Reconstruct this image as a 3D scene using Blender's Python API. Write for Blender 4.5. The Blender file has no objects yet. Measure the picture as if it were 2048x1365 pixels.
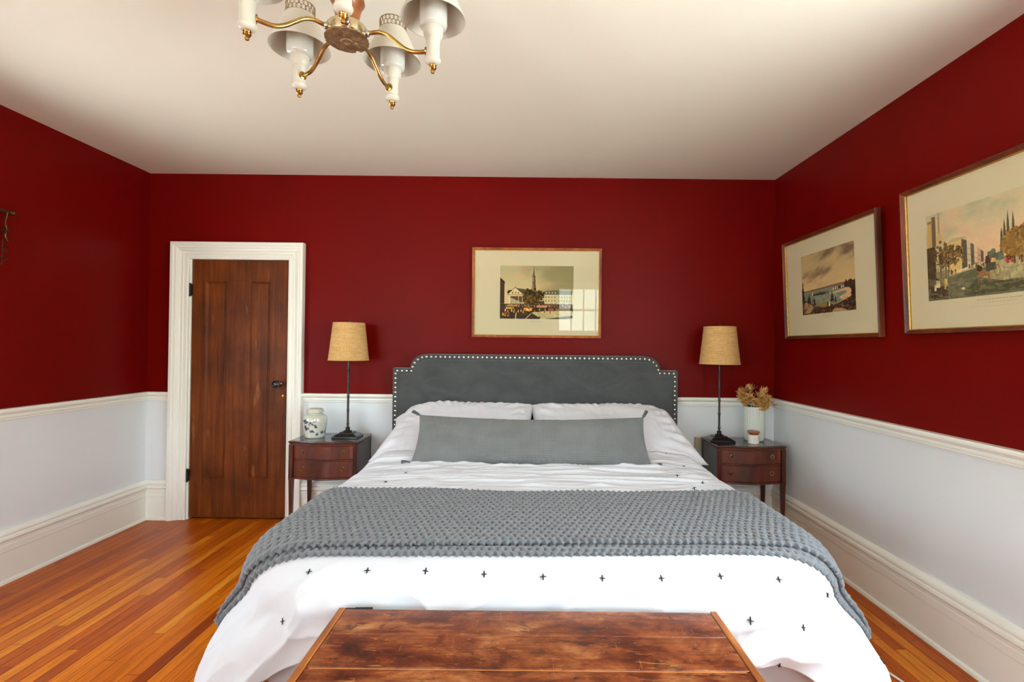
import bpy, math, random
import numpy as np
from mathutils import Vector, Matrix, Euler

random.seed(7)
rng = np.random.RandomState(7)
SC = bpy.context.scene
COL = SC.collection
PI = math.pi

# ------------------------------------------------------------------ camera
# the camera stands at the origin of the plan, looks along +Y (the bed wall is at y = 3.93)
cam_data = bpy.data.cameras.new('camera')
cam = bpy.data.objects.new('camera', cam_data)
COL.objects.link(cam)
TH, PH = 0.0095, 0.0105
_f = Vector((0, math.cos(TH), math.sin(TH)))
_x = Vector((1, 0, 0)); _u = _x.cross(_f)
_r = math.cos(PH) * _x + math.sin(PH) * _u
_up = math.cos(PH) * _u - math.sin(PH) * _x
_m = Matrix((( _r.x, _up.x, -_f.x, 0), (_r.y, _up.y, -_f.y, 0), (_r.z, _up.z, -_f.z, 0), (0, 0, 0, 1)))
cam.matrix_world = Matrix.Translation((0, 0, 1.387)) @ _m
cam_data.sensor_width = 36.0
cam_data.lens = 36.0 * 1000.0 / 2048.0
cam_data.shift_x = (1024 - 1055) / 2048.0
cam_data.clip_start = 0.02
SC.camera = cam

# ------------------------------------------------------------------ world, light, exposure
SC.view_settings.view_transform = 'Standard'
SC.view_settings.look = 'None'
SC.view_settings.gamma = 1.0
SC.view_settings.use_curve_mapping = False
SC.view_settings.exposure = 1.17
SC.cycles.max_bounces = 12
SC.cycles.diffuse_bounces = 8
SC.cycles.glossy_bounces = 6
SC.cycles.transparent_max_bounces = 12
SC.cycles.use_denoising = True
SC.cycles.sample_clamp_indirect = 8.0
WORLD_STRENGTH = 11.0

world = bpy.data.worlds.new('daylight')
SC.world = world
world.use_nodes = True
wn = world.node_tree.nodes; wl = world.node_tree.links
wn.clear()
w_out = wn.new('ShaderNodeOutputWorld'); w_bg = wn.new('ShaderNodeBackground')
w_tc = wn.new('ShaderNodeTexCoord'); w_sep = wn.new('ShaderNodeSeparateXYZ')
w_ramp = wn.new('ShaderNodeValToRGB'); w_noise = wn.new('ShaderNodeTexNoise')
w_add = wn.new('ShaderNodeMath'); w_add.operation = 'MULTIPLY_ADD'
w_noise.inputs['Scale'].default_value = 9.0; w_noise.inputs['Detail'].default_value = 6.0
wl.new(w_tc.outputs['Generated'], w_sep.inputs[0]); wl.new(w_tc.outputs['Generated'], w_noise.inputs['Vector'])
w_add.inputs[1].default_value = 0.35
wl.new(w_noise.outputs['Fac'], w_add.inputs[0]); wl.new(w_sep.outputs['Z'], w_add.inputs[2])
wl.new(w_add.outputs[0], w_ramp.inputs['Fac'])
cr = w_ramp.color_ramp
cr.elements[0].position = 0.0; cr.elements[0].color = (0.80, 0.86, 0.84, 1)
cr.elements[1].position = 1.0; cr.elements[1].color = (0.66, 0.83, 1.02, 1)
for p, c in ((0.12, (0.72, 0.80, 0.76, 1)), (0.20, (0.50, 0.62, 0.52, 1)), (0.30, (0.70, 0.84, 0.92, 1))):
    e = cr.elements.new(p); e.color = c
wl.new(w_ramp.outputs['Color'], w_bg.inputs['Color']); wl.new(w_bg.outputs[0], w_out.inputs['Surface'])
w_bg.inputs['Strength'].default_value = WORLD_STRENGTH

# room box
XL, XR, YB, YF, ZC = -2.985, 1.94, 3.93, -2.95, 2.716
WT = 0.16
# window openings:   (wall, a0, a1, z0, z1)   a runs along the wall
WINDOWS = [('rear', 0.63, 1.78, 1.32, 2.30), ('rear', -2.70, -1.60, 0.90, 2.30),
           ('left', 1.86, 2.62, 0.80, 1.94), ('right', 0.0, 1.40, 0.72, 2.32), ('left', -2.4, -1.1, 0.72, 2.30)]

def portal(name, loc, rot, sx, sy):
    l = bpy.data.lights.new(name, 'AREA'); l.shape = 'RECTANGLE'; l.size = sx; l.size_y = sy
    l.cycles.is_portal = True
    o = bpy.data.objects.new(name, l); COL.objects.link(o)
    o.location = loc; o.rotation_euler = rot
    return o
for (w, a0, a1, z0, z1) in WINDOWS:
    ca, cz = (a0 + a1) / 2, (z0 + z1) / 2
    if w == 'rear':
        portal('window_daylight', (ca, YF - WT - .02, cz), (PI / 2, 0, PI), a1 - a0, z1 - z0)
    elif w == 'left':
        portal('window_daylight', (XL - WT - .02, ca, cz), (PI / 2, 0, -PI / 2), a1 - a0, z1 - z0)
    else:
        portal('window_daylight', (XR + WT + .02, ca, cz), (PI / 2, 0, PI / 2), a1 - a0, z1 - z0)

# ------------------------------------------------------------------ helpers
def srgb(r, g, b):
    def c(v):
        v /= 255.0
        return v / 12.92 if v <= 0.04045 else ((v + 0.055) / 1.055) ** 2.4
    return (c(r), c(g), c(b), 1.0)

def tag(o, label=None, cat=None, group=None, kind=None):
    if label: o['label'] = label
    if cat: o['category'] = cat
    if group: o['group'] = group
    if kind: o['kind'] = kind
    return o

def empty(name, loc=(0, 0, 0), rot=(0, 0, 0), parent=None):
    o = bpy.data.objects.new(name, None); COL.objects.link(o)
    o.location = loc; o.rotation_euler = rot; o.empty_display_size = .05
    if parent: o.parent = parent
    return o

def copy_tree(o, parent=None):
    c = o.copy(); COL.objects.link(c)
    if parent: c.parent = parent
    for ch in list(o.children): copy_tree(ch, c)
    return c

class MB:
    def __init__(s): s.v = []; s.f = []; s.m = []
    def add(s, vs, fs, mat=0):
        n = len(s.v); s.v.extend([tuple(p) for p in vs])
        s.f.extend([tuple(i + n for i in f) for f in fs]); s.m.extend([mat] * len(fs))
        return s
    def box(s, x0, x1, y0, y1, z0, z1, mat=0):
        vs = [(x0, y0, z0), (x1, y0, z0), (x1, y1, z0), (x0, y1, z0), (x0, y0, z1), (x1, y0, z1), (x1, y1, z1), (x0, y1, z1)]
        return s.add(vs, [(0, 3, 2, 1), (4, 5, 6, 7), (0, 1, 5, 4), (1, 2, 6, 5), (2, 3, 7, 6), (3, 0, 4, 7)], mat)
    def frustum(s, c, w0, d0, z0, w1, d1, z1, mat=0):
        x, y = c
        vs = [(x - w0, y - d0, z0), (x + w0, y - d0, z0), (x + w0, y + d0, z0), (x - w0, y + d0, z0),
              (x - w1, y - d1, z1), (x + w1, y - d1, z1), (x + w1, y + d1, z1), (x - w1, y + d1, z1)]
        return s.add(vs, [(0, 3, 2, 1), (4, 5, 6, 7), (0, 1, 5, 4), (1, 2, 6, 5), (2, 3, 7, 6), (3, 0, 4, 7)], mat)
    def lathe(s, prof, c=(0, 0, 0), seg=48, mat=0, close=False, M=None):
        vs, fs = [], []
        n = len(prof)
        for (r, z) in prof:
            for k in range(seg):
                a = 2 * PI * k / seg
                p = Vector((r * math.cos(a), r * math.sin(a), z))
                if M: p = M @ p
                vs.append((p.x + c[0], p.y + c[1], p.z + c[2]))
        rng_ = range(n if close else n - 1)
        for i in rng_:
            j = (i + 1) % n
            for k in range(seg):
                k2 = (k + 1) % seg
                fs.append((i * seg + k, i * seg + k2, j * seg + k2, j * seg + k))
        if not close:
            if prof[0][0] > 1e-5: fs.append(tuple(range(seg))[::-1])
            if prof[-1][0] > 1e-5: fs.append(tuple((n - 1) * seg + k for k in range(seg)))
        return s.add(vs, fs, mat)
    def tube(s, pts, rad, seg=10, mat=0, cap=True, flat=1.0, closed=False):
        pts = [Vector(p) for p in pts]; n = len(pts)
        if not hasattr(rad, '__len__'): rad = [rad] * n
        vs, fs = [], []
        prev = None
        for i in range(n):
            if closed: t = pts[(i + 1) % n] - pts[i - 1]
            else: t = pts[min(i + 1, n - 1)] - pts[max(i - 1, 0)]
            if t.length < 1e-9: t = Vector((0, 0, 1))
            t.normalize()
            if prev is None:
                a = Vector((0, 0, 1)) if abs(t.z) < .9 else Vector((1, 0, 0))
                nrm = (a - t * a.dot(t)).normalized()
            else:
                nrm = (prev - t * prev.dot(t))
                nrm = nrm.normalized() if nrm.length > 1e-6 else prev
            prev = nrm; b = t.cross(nrm)
            for k in range(seg):
                a = 2 * PI * k / seg
                vs.append(pts[i] + (nrm * math.cos(a) * flat + b * math.sin(a)) * rad[i])
        for i in range(n if closed else n - 1):
            j = (i + 1) % n
            for k in range(seg):
                k2 = (k + 1) % seg
                fs.append((i * seg + k, i * seg + k2, j * seg + k2, j * seg + k))
        if cap and not closed:
            fs.append(tuple(range(seg))[::-1]); fs.append(tuple((n - 1) * seg + k for k in range(seg)))
        return s.add(vs, fs, mat)
    def ball(s, c, r, seg=14, rings=9, mat=0, sc=(1, 1, 1)):
        vs, fs = [(c[0], c[1], c[2] - r * sc[2])], []
        for i in range(1, rings):
            a = -PI / 2 + PI * i / rings
            for k in range(seg):
                b = 2 * PI * k / seg
                vs.append((c[0] + r * sc[0] * math.cos(a) * math.cos(b), c[1] + r * sc[1] * math.cos(a) * math.sin(b), c[2] + r * sc[2] * math.sin(a)))
        vs.append((c[0], c[1], c[2] + r * sc[2])); top = len(vs) - 1
        for k in range(seg): fs.append((0, 1 + (k + 1) % seg, 1 + k))
        for i in range(rings - 2):
            for k in range(seg):
                k2 = (k + 1) % seg; b = 1 + i * seg
                fs.append((b + k, b + k2, b + seg + k2, b + seg + k))
        b = 1 + (rings - 2) * seg
        for k in range(seg): fs.append((b + k, b + (k + 1) % seg, top))
        return s.add(vs, fs, mat)
    def prism(s, poly, frame, h0, h1, mat=0):
        """poly: 2D points; frame(a, b, h) -> xyz"""
        n = len(poly)
        vs = [frame(a, b, h0) for a, b in poly] + [frame(a, b, h1) for a, b in poly]
        fs = [tuple(range(n))[::-1], tuple(range(n, 2 * n))]
        for i in range(n):
            j = (i + 1) % n; fs.append((i, j, n + j, n + i))
        return s.add(vs, fs, mat)
    def build(s, name, mats, parent=None, smooth=None, bevel=0, bseg=2, weld=False, fixn=True):
        me = bpy.data.meshes.new(name)
        me.from_pydata(s.v, [], s.f)
        if not isinstance(mats, (list, tuple)): mats = [mats]
        for m in mats: me.materials.append(m)
        me.polygons.foreach_set('material_index', s.m)
        if weld or fixn:
            import bmesh
            bm = bmesh.new(); bm.from_mesh(me)
            if weld: bmesh.ops.remove_doubles(bm, verts=bm.verts, dist=1e-5)
            if fixn: bmesh.ops.recalc_face_normals(bm, faces=bm.faces)
            bm.to_mesh(me); bm.free()
        if smooth is not None:
            me.polygons.foreach_set('use_smooth', [True] * len(me.polygons))
            if smooth < 180: me.set_sharp_from_angle(angle=math.radians(smooth))
        o = bpy.data.objects.new(name, me); COL.objects.link(o)
        if parent: o.parent = parent
        if bevel:
            b = o.modifiers.new('bevel', 'BEVEL'); b.width = bevel; b.segments = bseg; b.limit_method = 'ANGLE'
            b.angle_limit = math.radians(40)
            if smooth is None:
                me.polygons.foreach_set('use_smooth', [True] * len(me.polygons))
                me.set_sharp_from_angle(angle=math.radians(35))
        me.update()
        return o

def grid_object(name, P, mats, parent=None, cols=None, smooth=True, extra=None, wrap=False, flip=False):
    """P: (nv, nu, 3) numpy grid; extra = MB appended (own material index)"""
    nv, nu = P.shape[:2]
    V = P.reshape(-1, 3)
    i, j = np.meshgrid(np.arange(nv - 1), np.arange(nu if wrap else nu - 1), indexing='ij')
    j2 = (j + 1) % nu
    F = np.stack([i * nu + j, i * nu + j2, (i + 1) * nu + j2, (i + 1) * nu + j], -1).reshape(-1, 4)
    if flip: F = F[:, ::-1]
    faces = F.tolist(); verts = V.tolist(); mi = [0] * len(faces)
    if extra:
        n = len(verts); verts += [list(p) for p in extra.v]
        faces += [[k + n for k in f] for f in extra.f]; mi += extra.m
    me = bpy.data.meshes.new(name); me.from_pydata(verts, [], faces)
    if not isinstance(mats, (list, tuple)): mats = [mats]
    for m in mats: me.materials.append(m)
    me.polygons.foreach_set('material_index', mi)
    if smooth: me.polygons.foreach_set('use_smooth', [True] * len(me.polygons))
    if cols is not None:
        ca = me.color_attributes.new('paint', 'FLOAT_COLOR', 'POINT')
        c = np.ones((len(verts), 4), np.float32); c[:V.shape[0], :3] = cols.reshape(-1, 3)
        ca.data.foreach_set('color', c.ravel())
    o = bpy.data.objects.new(name, me); COL.objects.link(o)
    if parent: o.parent = parent
    me.update()
    return o

# ---- numpy value noise
def _h(ix, iy, seed):
    n = (ix * 374761393 + iy * 668265263 + seed * 144665) & 0x7fffffff
    n = ((n ^ (n >> 13)) * 1274126177) & 0x7fffffff
    return ((n ^ (n >> 16)) & 0xffff) / 65535.0
def vnoise(x, y, seed=0):
    x = np.asarray(x, float); y = np.asarray(y, float)
    ix = np.floor(x).astype(np.int64); iy = np.floor(y).astype(np.int64)
    fx = x - ix; fy = y - iy
    fx = fx * fx * fx * (fx * (fx * 6 - 15) + 10); fy = fy * fy * fy * (fy * (fy * 6 - 15) + 10)
    a = _h(ix, iy, seed); b = _h(ix + 1, iy, seed); c = _h(ix, iy + 1, seed); d = _h(ix + 1, iy + 1, seed)
    return (a * (1 - fx) + b * fx) * (1 - fy) + (c * (1 - fx) + d * fx) * fy
def fbm(x, y, seed=0, oct=4, gain=.5):
    s = 0; a = 1; t = 0
    for k in range(oct):
        s = s + a * vnoise(x * 2 ** k, y * 2 ** k, seed + k * 17); t += a; a *= gain
    return s / t
def sstep(a, b, x):
    t = np.clip((x - a) / (b - a), 0, 1); return t * t * (3 - 2 * t)
def grid_normals(P):
    du = np.gradient(P, axis=1); dv = np.gradient(P, axis=0)
    n = np.cross(du, dv); n /= np.linalg.norm(n, axis=2, keepdims=True) + 1e-12
    return n

# ------------------------------------------------------------------ materials
class NT:
    def __init__(s, name):
        s.mat = bpy.data.materials.new(name); s.mat.use_nodes = True
        s.n = s.mat.node_tree.nodes; s.l = s.mat.node_tree.links
        s.bsdf = s.n['Principled BSDF']
    def node(s, t, **kw):
        nd = s.n.new(t)
        for k, v in kw.items():
            if k.startswith('_'): setattr(nd, k[1:], v)
            else:
                key = k.replace('__', ' ')
                s.put(nd.inputs[key] if not key.isdigit() else nd.inputs[int(key)], v)
        return nd
    def put(s, inp, v):
        if isinstance(v, bpy.types.NodeSocket): s.l.new(v, inp)
        else: inp.default_value = v
    def math(s, op, a, b=None, c=None):
        nd = s.n.new('ShaderNodeMath'); nd.operation = op
        s.put(nd.inputs[0], a)
        if b is not None: s.put(nd.inputs[1], b)
        if c is not None: s.put(nd.inputs[2], c)
        return nd.outputs[0]
    def coord(s, kind='Object', scale=(1, 1, 1), rot=(0, 0, 0)):
        tc = s.n.new('ShaderNodeTexCoord'); mp = s.n.new('ShaderNodeMapping')
        mp.inputs['Scale'].default_value = scale; mp.inputs['Rotation'].default_value = rot
        s.l.new(tc.outputs[kind], mp.inputs['Vector']); return mp.outputs[0]
    def noise(s, vec, scale, detail=4, rough=.5, dist=0):
        nd = s.node('ShaderNodeTexNoise', Vector=vec, Scale=scale, Detail=detail, Roughness=rough, Distortion=dist)
        return nd.outputs['Fac']
    def ramp(s, fac, stops):
        nd = s.n.new('ShaderNodeValToRGB'); r = nd.color_ramp
        while len(r.elements) < len(stops): r.elements.new(0.5)
        for e, (p, c) in zip(r.elements, stops):
            e.position = p; e.color = c if hasattr(c, '__len__') else (c, c, c, 1)
        s.put(nd.inputs['Fac'], fac); return nd.outputs['Color']
    def mix(s, fac, a, b, blend='MIX'):
        nd = s.n.new('ShaderNodeMix'); nd.data_type = 'RGBA'; nd.blend_type = blend
        s.put(nd.inputs[0], fac); s.put(nd.inputs[6], a); s.put(nd.inputs[7], b)
        return nd.outputs[2]
    def bump(s, h, strength=.3, dist=.01):
        nd = s.node('ShaderNodeBump', Height=h, Strength=strength, Distance=dist)
        s.l.new(nd.outputs[0], s.bsdf.inputs['Normal']); return nd
    def set(s, **kw):
        names = {'col': 'Base Color', 'rough': 'Roughness', 'metal': 'Metallic', 'coat': 'Coat Weight', 'crough': 'Coat Roughness',
                 'sheen': 'Sheen Weight', 'trans': 'Transmission Weight', 'ior': 'IOR', 'sub': 'Subsurface Weight', 'spec': 'Specular IOR Level'}
        for k, v in kw.items(): s.put(s.bsdf.inputs[names[k]], v)
        return s

def plain(name, col, rough=.5, metal=0, coat=0, var=.06, nscale=6, bump=0, bscale=200, bdist=.002, spec=.5, sheen=0):
    t = NT(name); v = t.coord()
    n = t.noise(v, nscale, 4)
    dk = tuple(c * (1 - var) for c in col[:3]) + (1,); lt = tuple(min(1, c * (1 + var)) for c in col[:3]) + (1,)
    t.set(col=t.ramp(n, [(.3, dk), (.7, lt)]), rough=rough, metal=metal, coat=coat, spec=spec, sheen=sheen)
    if bump: t.bump(t.noise(v, bscale, 3), bump, bdist)
    return t.mat

M = {}
# painted walls
def wall_paint(name, col, rough, var=.05, mott=2.0, rv=.06, spec=.4):
    t = NT(name); v = t.coord()
    n = t.noise(v, mott, 3)
    dk = tuple(c * (1 - var) for c in col[:3]) + (1,); lt = tuple(min(1, c * (1 + var)) for c in col[:3]) + (1,)
    r = t.math('MULTIPLY_ADD', t.noise(v, 1.3, 2), rv * 2, rough - rv)
    t.set(col=t.ramp(n, [(.3, dk), (.7, lt)]), rough=r, spec=spec)
    t.bump(t.noise(v, 60, 3), .08, .002)
    return t.mat
M['red'] = wall_paint('deep_red_satin_paint', (0.150, 0.0016, 0.0008), .40, var=.06, spec=.10)
M['white_wall'] = wall_paint('cool_white_wall_paint', (0.74, 0.775, 0.79), .5, var=.02)
M['ceiling'] = wall_paint('cream_ceiling_paint', (0.80, 0.775, 0.66), .7, var=.01)
M['trim'] = wall_paint('off_white_trim_gloss', (0.86, 0.87, 0.79), .34, var=.02)

# floor: narrow strips along Y, each strip and board with its own tint
t = NT('honey_oak_strip_floor')
tc = t.n.new('ShaderNodeTexCoord'); sep = t.node('ShaderNodeSeparateXYZ', Vector=tc.outputs['Object'])
PW = .057
xs = t.math('DIVIDE', sep.outputs['X'], PW); row = t.math('FLOOR', xs); fx = t.math('FRACT', xs)
wn1 = t.n.new('ShaderNodeTexWhiteNoise'); wn1.noise_dimensions = '1D'; t.put(wn1.inputs['W'], row)
ys = t.math('DIVIDE', t.math('MULTIPLY_ADD', wn1.outputs['Value'], 7.0, sep.outputs['Y']), 1.15)
idx = t.math('FLOOR', ys); fy = t.math('FRACT', ys)
cmb = t.node('ShaderNodeCombineXYZ', X=row, Y=idx)
wn2 = t.n.new('ShaderNodeTexWhiteNoise'); wn2.noise_dimensions = '2D'; t.put(wn2.inputs['Vector'], cmb.outputs[0])
base = t.ramp(wn2.outputs['Value'], [(0.0, srgb(146, 60, 4)), (.12, srgb(178, 82, 6)), (.5, srgb(198, 100, 10)), (.8, srgb(212, 116, 16)), (1.0, srgb(222, 138, 36))])
gv = t.node('ShaderNodeCombineXYZ', X=t.math('MULTIPLY', sep.outputs['X'], 60), Y=t.math('MULTIPLY_ADD', wn2.outputs['Value'], 40, t.math('MULTIPLY', sep.outputs['Y'], 3.0)), Z=0.0)
g1 = t.noise(gv.outputs[0], 1.0, 5, .6, 1.2)
g2 = t.noise(gv.outputs[0], 5.0, 3, .6)
base = t.mix(1.0, base, t.ramp(g1, [(.30, (.62, .52, .42, 1)), (.55, (1, 1, 1, 1)), (.8, (1.08, 1.1, 1.1, 1))]), 'MULTIPLY')
base = t.mix(.6, base, t.ramp(g2, [(.35, (.8, .76, .7, 1)), (.6, (1, 1, 1, 1))]), 'MULTIPLY')
ex = t.math('MINIMUM', fx, t.math('SUBTRACT', 1.0, fx)); ey = t.math('MULTIPLY', t.math('MINIMUM', fy, t.math('SUBTRACT', 1.0, fy)), 1.15 / PW)
edge = t.math('MINIMUM', ex, ey)
gap = t.ramp(edge, [(0.0, (.30, .2, .14, 1)), (.022, (.55, .45, .38, 1)), (.05, (1, 1, 1, 1))])
t.set(col=t.mix(1.0, base, gap, 'MULTIPLY'), rough=.30, coat=.0, crough=.15, spec=.16)
t.bump(t.ramp(edge, [(0, 0.0), (.05, 1.0)]), .35, .002)
M['floor'] = t.mat

def wood(name, dark, mid, light, axis='z', sc=1.0, rough=.35, coat=.2, streak=18, blot=2.2, bump=.1):
    t = NT(name)
    s = {'x': (1, streak, streak), 'y': (streak, 1, streak), 'z': (streak, streak, 1)}[axis]
    v = t.coord(scale=tuple(a * sc for a in s)); v2 = t.coord(scale=(1, 1, 1))
    g = t.noise(v, 2.2, 6, .62, .7); b = t.noise(v2, blot, 5, .55)
    c = t.ramp(g, [(.25, dark), (.5, mid), (.78, light)])
    c = t.mix(1.0, c, t.ramp(b, [(.3, (.62, .58, .55, 1)), (.55, (1, 1, 1, 1)), (.75, (1.12, 1.14, 1.12, 1))]), 'MULTIPLY')
    t.set(col=c, rough=t.math('MULTIPLY_ADD', b, .2, rough - .1), coat=coat, crough=.12)
    t.bump(g, bump, .002)
    return t.mat
M['mahogany'] = wood('dark_red_mahogany', srgb(30, 9, 3), srgb(74, 25, 8), srgb(124, 50, 18), 'z', rough=.32, coat=.12, streak=4, blot=5, bump=.03)
M['mahogany_top'] = wood('dark_worn_mahogany_top', srgb(40, 22, 18), srgb(62, 36, 30), srgb(84, 52, 42), 'x', rough=.22, coat=.5, streak=9, blot=5, bump=.03)
M['side_wood'] = wood('side_wood_grey_reflection', srgb(38, 36, 40), srgb(50, 48, 54), srgb(64, 62, 68), 'z', rough=.3, coat=.3, streak=9, blot=4, bump=.03)  # dark side wood with the window's blue-grey reflection put into the colour

# antique stripped door
t = NT('antique_stripped_pine')
v = t.coord(scale=(14, 14, .8)); v2 = t.coord(); v3 = t.coord(scale=(5, 5, 1.3))
g = t.noise(v, 2.0, 7, .65, .8); b = t.noise(v2, 3.2, 6, .6); w = t.noise(v3, 2.4, 5, .55)
c = t.ramp(g, [(.2, srgb(64, 26, 2)), (.45, srgb(102, 46, 4)), (.62, srgb(122, 60, 8)), (.85, srgb(146, 80, 20))])
c = t.mix(1.0, c, t.ramp(b, [(.3, (.6, .55, .5, 1)), (.5, (.95, .92, .9, 1)), (.7, (1.15, 1.1, 1.0, 1))]), 'MULTIPLY')
c = t.mix(t.ramp(w, [(.66, 0.0), (.78, .55)]), c, srgb(176, 122, 62))
t.set(col=c, rough=.5, coat=.0, spec=.25); t.bump(g, .15, .002)
M['door'] = t.mat

# chest: distressed top
def chest_mat(name, worn=.5):
    t = NT(name)
    v = t.coord(scale=(1.0, 14, 14)); v2 = t.coord(scale=(1, 1.6, 1)); v3 = t.coord(scale=(2.0, 14, 9)); v4 = t.coord(scale=(16, 2.2, 2), rot=(0, 0, .5))
    g = t.noise(v, 5, 10, .72, .5); b = t.noise(v2, 5.5, 10, .68, .4); w = t.noise(v2, 11, 9, .72, .9)
    st = t.noise(v3, 6, 8, .65, 1.0); fine = t.noise(v2, 60, 5, .65); sc = t.noise(v4, 4.5, 3, .5)
    c = t.ramp(b, [(.34, srgb(58, 24, 10)), (.44, srgb(100, 42, 16)), (.51, srgb(126, 62, 28)), (.58, srgb(146, 82, 42)), (.68, srgb(182, 124, 74))])
    c = t.mix(1.0, c, t.ramp(g, [(.32, (.42, .38, .34, 1)), (.48, (.95, .95, .95, 1)), (.72, (1.3, 1.3, 1.2, 1))]), 'MULTIPLY')
    c = t.mix(t.ramp(w, [(.57, 0.0), (.66, .85)]), c, srgb(46, 24, 14))
    c = t.mix(t.ramp(st, [(.61, 0.0), (.67, worn)]), c, srgb(206, 144, 80))
    c = t.mix(t.ramp(fine, [(.63, 0.0), (.70, .55)]), c, srgb(198, 132, 74))
    c = t.mix(t.ramp(sc, [(.69, 0.0), (.715, .35), (.74, 0.0)]), c, srgb(206, 150, 96))
    t.set(col=c, rough=t.math('MULTIPLY_ADD', w, .25, .22), coat=.2, crough=.2, spec=.4); t.bump(g, .3, .002)
    return t.mat
M['chest'] = chest_mat('distressed_red_brown_pine')
M['chest_edge'] = wood('worn_orange_pine_edge', srgb(92, 44, 18), srgb(150, 84, 34), srgb(196, 122, 56), 'y', rough=.45, coat=.1, streak=16, blot=6, bump=.2)
M['crack'] = plain('pale_lid_seam', srgb(214, 140, 70), .6, var=.2, nscale=30)  # pale strip along one joint of the lid

# fabrics
def fabric(name, col, rough=.9, bscale=700, bump=.25, var=.05, sheen=.2, nscale=5, dist=.0006):
    t = NT(name); v = t.coord()
    n = t.noise(v, nscale, 4)
    dk = tuple(c * (1 - var) for c in col[:3]) + (1,); lt = tuple(min(1, c * (1 + var)) for c in col[:3]) + (1,)
    t.set(col=t.ramp(n, [(.3, dk), (.7, lt)]), rough=rough, sheen=sheen, spec=.2)
    t.bump(t.noise(v, bscale, 2), bump, dist)
    return t.mat
M['duvet'] = fabric('white_cotton_percale', (.61, .62, .635), bscale=260, bump=.12, var=.01, dist=.001)
M['pillow'] = fabric('white_cotton_pillowcase', (.66, .66, .69), bscale=200, bump=.12, var=.01, dist=.001)
M['stitch'] = plain('black_embroidery_thread', (.012, .012, .016, 1), .8)
M['knit'] = fabric('grey_chunky_wool', (.150, .160, .168), bscale=380, bump=.9, var=.10, sheen=.35, nscale=60, dist=.003)
M['tassel'] = fabric('grey_cotton_tassel', (.11, .12, .125), bscale=300, bump=.5, var=.1)
t = NT('charcoal_velvet'); v = t.coord(); n = t.noise(t.coord(scale=(1, 1, 1.6)), 4.5, 6, .6, 1.2)
t.set(col=t.ramp(n, [(.3, (.044, .048, .050, 1)), (.5, (.060, .065, .066, 1)), (.68, (.072, .079, .08, 1))]), rough=.75, sheen=.5, spec=.25)
t.bump(t.noise(v, 300, 2), .1, .001); M['velvet'] = t.mat
# gauze check bolster
t = NT('grey_crinkled_gauze'); tc = t.n.new('ShaderNodeTexCoord'); sep = t.node('ShaderNodeSeparateXYZ', Vector=tc.outputs['Object'])
P_ = .0125
a = t.math('ABSOLUTE', t.math('SINE', t.math('MULTIPLY', sep.outputs['X'], PI / P_)))
b = t.math('ABSOLUTE', t.math('SINE', t.math('MULTIPLY', sep.outputs['Y'], PI / P_)))
h = t.math('MINIMUM', t.math('POWER', a, .5), t.math('POWER', b, .5))
n = t.noise(t.coord(), 9, 4)
c = t.ramp(n, [(.3, (.172, .178, .170, 1)), (.7, (.208, .216, .206, 1))])
c = t.mix(1.0, c, t.ramp(h, [(.2, (.66, .68, .7, 1)), (.7, (1, 1, 1, 1))]), 'MULTIPLY')
t.set(col=c, rough=.9, spec=.2, sheen=.2); t.bump(h, .6, .003); M['gauze'] = t.mat
# burlap shade
t = NT('tan_burlap_shade'); tc = t.n.new('ShaderNodeTexCoord')
va = t.node('ShaderNodeMapping', Vector=tc.outputs['Object'], Scale=(1, 1, 26)); vb = t.node('ShaderNodeMapping', Vector=tc.outputs['Object'], Scale=(26, 26, 1))
n1 = t.noise(va.outputs[0], 14, 2); n2 = t.noise(vb.outputs[0], 14, 2)
hh = t.math('ADD', n1, n2)
c = t.ramp(t.math('MULTIPLY', hh, .5), [(.35, srgb(184, 140, 84)), (.5, srgb(206, 164, 106)), (.66, srgb(222, 186, 128))])
t.set(col=c, rough=.9, spec=.15); t.bump(hh, .5, .002); M['burlap'] = t.mat

M['black_metal'] = plain('dark_bronze_lamp_metal', (.010, .008, .007, 1), .38, metal=0, coat=.15, var=.3, nscale=40)
M['gloss_black'] = plain('glossy_black_enamel', (.006, .006, .007, 1), .16, coat=.2)
M['knob_black'] = plain('black_ceramic_knob', (.010, .010, .012, 1), .12, coat=.8)
M['hinge'] = plain('black_iron_hinge', (.02, .018, .016, 1), .5, metal=.4)
t = NT('aged_brass'); n = t.noise(t.coord(), 26, 5)
t.set(col=t.ramp(n, [(.3, (.30, .17, .045, 1)), (.55, (.55, .34, .10, 1)), (.75, (.70, .47, .17, 1))]), metal=1.0, rough=t.math('MULTIPLY_ADD', n, .25, .12)); M['brass'] = t.mat
t = NT('pale_polished_brass'); n = t.noise(t.coord(), 10, 4)
t.set(col=t.ramp(n, [(.3, (.62, .52, .32, 1)), (.7, (.74, .64, .42, 1))]), metal=1.0, rough=.16); M['brass_pale'] = t.mat
t = NT('corroded_brown_brass'); n = t.noise(t.coord(), 30, 8, .7); n2 = t.noise(t.coord(), 90, 4)
c = t.ramp(n, [(.3, (.10, .05, .022, 1)), (.5, (.22, .125, .06, 1)), (.66, (.40, .26, .14, 1))])
c = t.mix(t.ramp(n2, [(.66, 0.0), (.72, .7)]), c, (.62, .50, .36, 1))
t.set(col=c, metal=.4, rough=.55); t.bump(n, .5, .004); M['corroded'] = t.mat
M['lattice'] = plain('antique_brass_lattice', (.34, .25, .12, 1), .38, metal=.9, var=.4, nscale=60)
M['steel'] = plain('brushed_steel_collar', (.5, .48, .45, 1), .25, metal=1)
M['copper'] = plain('copper_brown_wood_turning', srgb(140, 78, 28), .35, coat=.3, var=.25, nscale=24)
M['milk'] = plain('milk_white_glass', (.54, .55, .50, 1), .14, coat=.3, var=.01)
M['cream_metal'] = plain('cream_enamel_shade', (.60, .57, .48, 1), .35, coat=.1, var=.03)
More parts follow.
